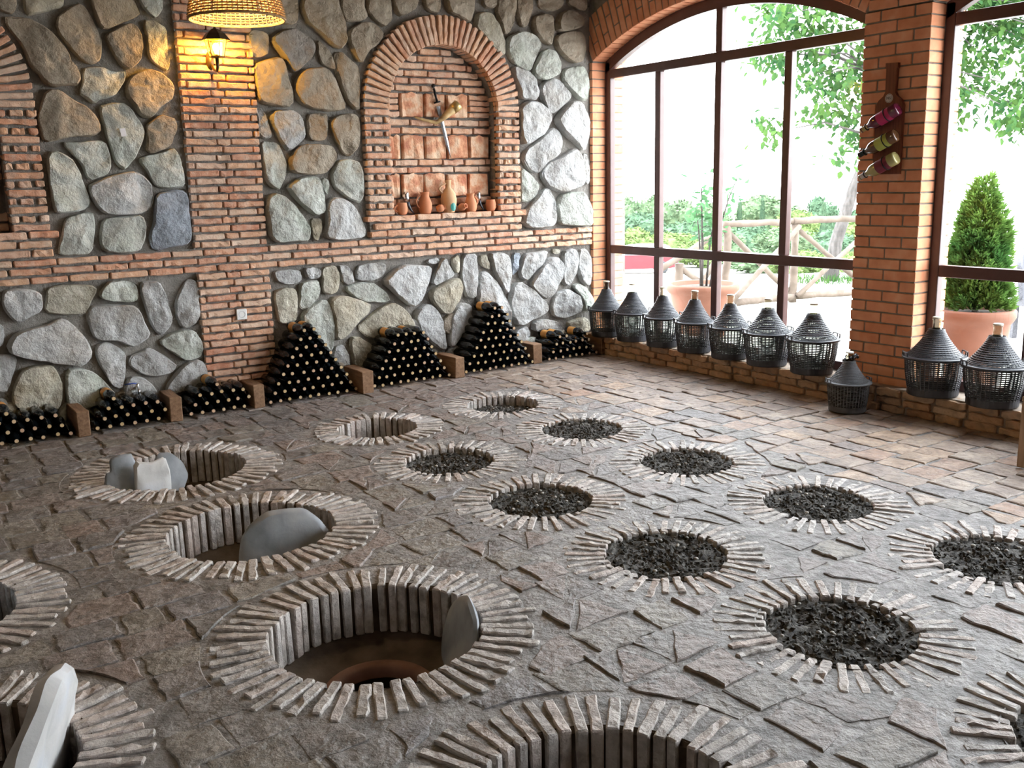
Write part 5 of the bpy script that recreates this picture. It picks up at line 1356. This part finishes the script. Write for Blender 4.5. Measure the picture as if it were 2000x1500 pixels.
# trees on the far slope
def crown_mesh(seed, kind):
    q = random.Random(seed); m = MB()
    if kind in ('round', 'bush'):
        blobs = [(V((0,0,0.55)), 0.40)]+[(V((math.cos(a)*0.28, math.sin(a)*0.28, q.uniform(0.30,0.75))), q.uniform(0.20,0.30)) for a in [2*PI*i/8+q.uniform(-.3,.3) for i in range(8)]]+[(V((q.uniform(-.12,.12), q.uniform(-.12,.12), 0.82)), 0.2)]
        for c, r_ in blobs:
            for _ in range(int(330*r_/0.3)):
                d = V((q.gauss(0,1), q.gauss(0,1), q.gauss(0,1))).normalized()
                p = c+d*r_*q.uniform(0.8, 1.05)
                leaf(m, p, (d+V((q.gauss(0,.5), q.gauss(0,.5), q.gauss(0,.5)-0.3))), d, q.uniform(0.05,0.09), q.uniform(0.04,0.06))
            bm = bmesh.new(); bmesh.ops.create_icosphere(bm, subdivisions=2, radius=r_*0.92)
            for v in bm.verts: v.co = c+v.co*(1+0.12*noise.noise(v.co*9+c*5))
            m.add([v.co.copy() for v in bm.verts], [tuple(v.index for v in f.verts) for f in bm.faces]); bm.free()
    else:
        w = 0.17 if kind == 'spruce' else 0.085
        for _ in range(1500):
            z = 1-math.sqrt(q.random()); a = q.uniform(0,2*PI)
            tier = (0.62+0.38*(1-(z*11) % 1.0)) if kind == 'spruce' else 1.0
            r_ = w*((1-z)**0.8 if kind == 'spruce' else min(1, (1-z)*3.0)*min(1,0.6+z*2))*tier*q.uniform(0.75,1.0)
            leaf(m, V((r_*0.4*math.cos(a), r_*0.4*math.sin(a), 0.05+0.95*z)), V((math.cos(a), math.sin(a), -0.25 if kind == 'spruce' else 1.5)), V((0,0,1)), max(0.02, r_*0.7 if kind == 'spruce' else 0.05), 0.03)
    return m
CM = {k: [crown_mesh(7*i+{'round':1,'bush':2,'spruce':3,'cypress':4}[k], k) for i in range(2)] for k in ('round','bush','spruce','cypress')}
CMm = {}
def far_tree(u, top, width, dep, kind, mi, label, idx):
    """width and top as seen from the room at that depth"""
    wx = ray_at(u, 480, dep); zg = gz(wx.x, wx.y)-0.3
    zt_ = ray_at(u, top, dep).z; h = zt_-zg; wm = width*dep/FPX
    key = (kind, idx % 2, mi)
    if key not in CMm: CMm[key] = CM[kind][idx % 2].mesh('crown', CROWN[mi])
    t = empty({'round':'broadleaf_tree','bush':'shrub','spruce':'spruce_tree','cypress':'cypress_tree'}[kind], (wx.x, wx.y, zg))
    tag(t, label, 'shrub' if kind == 'bush' else 'tree', 'trees on the slope beyond the fence')
    if kind in ('round', 'bush'): z0 = 0.12*h; ch = h*0.88; sw = wm/1.02
    else: z0 = 0.06*h; ch = h*0.94; sw = wm/(0.34 if kind == 'spruce' else 0.17)
    o = ob('crown', CMm[key], t, (0,0,z0), (0,0,idx*1.7), (sw, sw, ch))
    tag(o, kind='stuff')
    MB().tube([(0,0,-0.3),(0,0,h*0.55)], [max(.05, wm*0.05), max(.03, wm*0.03)], 6).build('trunk', BARK, t)
FT = [(1228,388,80,92,'round',0,'round tree at far left of the left pane'),(1278,381,78,101,'round',0,'tall round tree just left of first mullion'),(1330,393,100,93,'round',0,'broad pale tree right of first mullion'),
 (1385,398,90,81,'round',0,'broad tree behind the thin sapling'),(1248,418,110,79,'round',1,'dark green tree above the red car'),(1352,425,120,71,'round',1,'dark green tree below the spruces'),
 (1490,384,130,88,'round',0,'wide crowned tree above fence rail, centre of third pane'),(1600,385,74,84,'round',1,'dark upright tree left of the leaning trunk'),(1555,412,90,78,'round',2,'low light green tree right of third mullion'),
 (1460,440,110,67,'round',1,'dark tree behind the left fence panel'),(1530,448,120,56,'round',0,'green tree behind the middle fence post'),(1625,450,110,62,'round',1,'dark tree behind the leaning trunk'),
 (1410,452,90,60.5,'round',0,'green tree behind the second mullion'),(1665,430,90,66,'round',2,'light green tree beside the brick pier'),(1690,400,70,80,'round',1,'tree partly hidden by the brick pier'),
 (1238,447,110,56,'bush',2,'yellow-green shrub above the red car roof'),(1300,455,110,62,'bush',2,'yellow-green shrub behind the first mullion'),(1365,470,100,55,'bush',2,'light shrub below the dark tree behind sapling'),
 (1480,492,130,47.5,'bush',0,'green shrub low behind left fence cross'),(1565,490,120,43.5,'bush',2,'light green shrub low behind right fence panel'),(1640,492,90,40,'bush',2,'light shrub low beside the leaning trunk'),
 (1308,368,26,105,'spruce',3,'leftmost of three blue spruces on skyline'),(1325,371,30,102,'spruce',3,'middle one of three blue spruces'),(1347,378,40,98,'spruce',3,'rightmost and widest blue spruce on skyline'),
 (1443,384,16,82,'cypress',1,'narrow dark cypress right of second mullion'),(1487,381,18,80,'cypress',1,'narrow dark cypress before the wide crowned tree'),(1606,383,16,74,'cypress',1,'narrow dark cypress left of leaning trunk'),(1662,376,30,96,'spruce',3,'blue spruce beside the brick pier')]
for i, (u, tp1, w_, dp, kd, mi, lb) in enumerate(FT): far_tree(u, tp1, w_, dp, kd, mi, lb, i)

# red estate car on the track below
cp = ray_at(1238, 533, 50); cz = gz(cp.x, cp.y)
car = empty('car', (cp.x, cp.y, cz), (0, 0, -0.62)); tag(car, 'red and silver estate car parked on the track outside', 'car')
def sidep(pts, w, nm, mat, inset=0.0): 
    MB().prism(pts, lambda p, t: (p[0], (-w/2+w*t), p[1])).build(nm, mat, car)
body = [(-2.1,0.30),(-2.15,0.62),(-2.05,0.88),(-0.95,0.97),(2.05,0.97),(2.15,0.62),(2.12,0.34),(1.7,0.28),(-1.7,0.26)]
sidep(body, 1.62, 'body', CARR)
sidep([(-1.0,0.96),(-0.35,1.40),(0.2,1.46),(1.5,1.45),(1.75,1.38),(2.05,0.96)], 1.44, 'cabin', CARS)
sidep([(-0.82,1.00),(-0.32,1.33),(0.25,1.37),(0.25,1.0)], 1.47, 'window', CARG); sidep([(0.33,1.0),(0.33,1.37),(1.05,1.37),(1.05,1.0)], 1.47, 'window', CARG); sidep([(1.13,1.0),(1.13,1.37),(1.5,1.36),(1.78,1.02)], 1.47, 'window', CARG)
for px_ in (-1.35, 1.35):
    for sy_ in (-1, 1):
        w = MB().lathe([(0.001,-0.1),(0.30,-0.1),(0.33,-0.06),(0.33,0.06),(0.30,0.1),(0.001,0.1)], 20, axis='y').build('wheel', TYRE, car, loc=(px_, sy_*0.74, 0.33))
        MB().lathe([(0.001,-0.108),(0.19,-0.106),(0.2,-0.09)], 16, axis='y').build('hubcap', CARS, w)
MB().box((2.08,-0.8,0.35),(2.22,0.8,0.55)).build('bumper', TYRE, car); MB().box((-2.24,-0.8,0.35),(-2.08,0.8,0.55)).build('bumper', TYRE, car)

# woven garden chair and parasol beyond the right window
ch = empty('rattan_armchair', (9.72, 4.72, -0.02), (0, 0, 2.6)); tag(ch, 'grey rattan armchair outside the right window', 'chair')
m = MB(); n = 14
for i in range(n+1):
    a = -1.25+2.5*i/n
    for (r_, z) in ((0.34, 0.40), (0.37, 0.95), (0.33, 0.95), (0.30, 0.40)): m.v.append((r_*math.sin(a), -r_*math.cos(a)+0.05, z-(0.26*(abs(a)/1.25)**2 if z > 0.5 else 0)))
m.f = [(4*i+k, 4*(i+1)+k, 4*(i+1)+(k+1) % 4, 4*i+(k+1) % 4) for i in range(n) for k in range(4)]+[(0,1,2,3), (4*n+3,4*n+2,4*n+1,4*n)]
m.build('backrest', RATTAN, ch)
MB().tube([((0.35)*math.sin(a), -0.35*math.cos(a)+0.05, 0.955-0.26*(abs(a)/1.25)**2) for a in [-1.25+2.5*i/14 for i in range(15)]], 0.028, 8).build('top_roll', RATTAN, ch, smooth=True)
MB().box((-0.30,-0.24,0.34),(0.30,0.30,0.42)).build('seat', RATTAN, ch)
for sx_ in (-0.26, 0.26):
    for sy_ in (-0.2, 0.26): MB().box((sx_-0.025, sy_-0.025, 0),(sx_+0.025, sy_+0.025, 0.36)).build('leg', RATTAN, ch)
pb = V((11.0, 5.4, -0.02)); t = empty('parasol', pb); tag(t, 'garden parasol frame with dark slanting strut outside right window', 'parasol')
MB().tube([(0.6,-0.6,0),(0.6,-0.6,2.5)], 0.025, 8).build('pole', IRON, t)
MB().tube([(0.05,0.22,1.38),(0.55,-0.55,2.45)], 0.018, 8).build('strut', IRON, t)
MB().lathe([(1.25,2.35),(0.7,2.6),(0.02,2.8)], 8, (0.6,-0.6,0)).build('canopy', SM('canvas', (0.6,0.58,0.54), rough=0.9), t)
MB().lathe([(0.01,0.0),(0.25,0.0),(0.25,0.06),(0.03,0.08)], 20, (0.6,-0.6,0)).build('base', IRON, t)
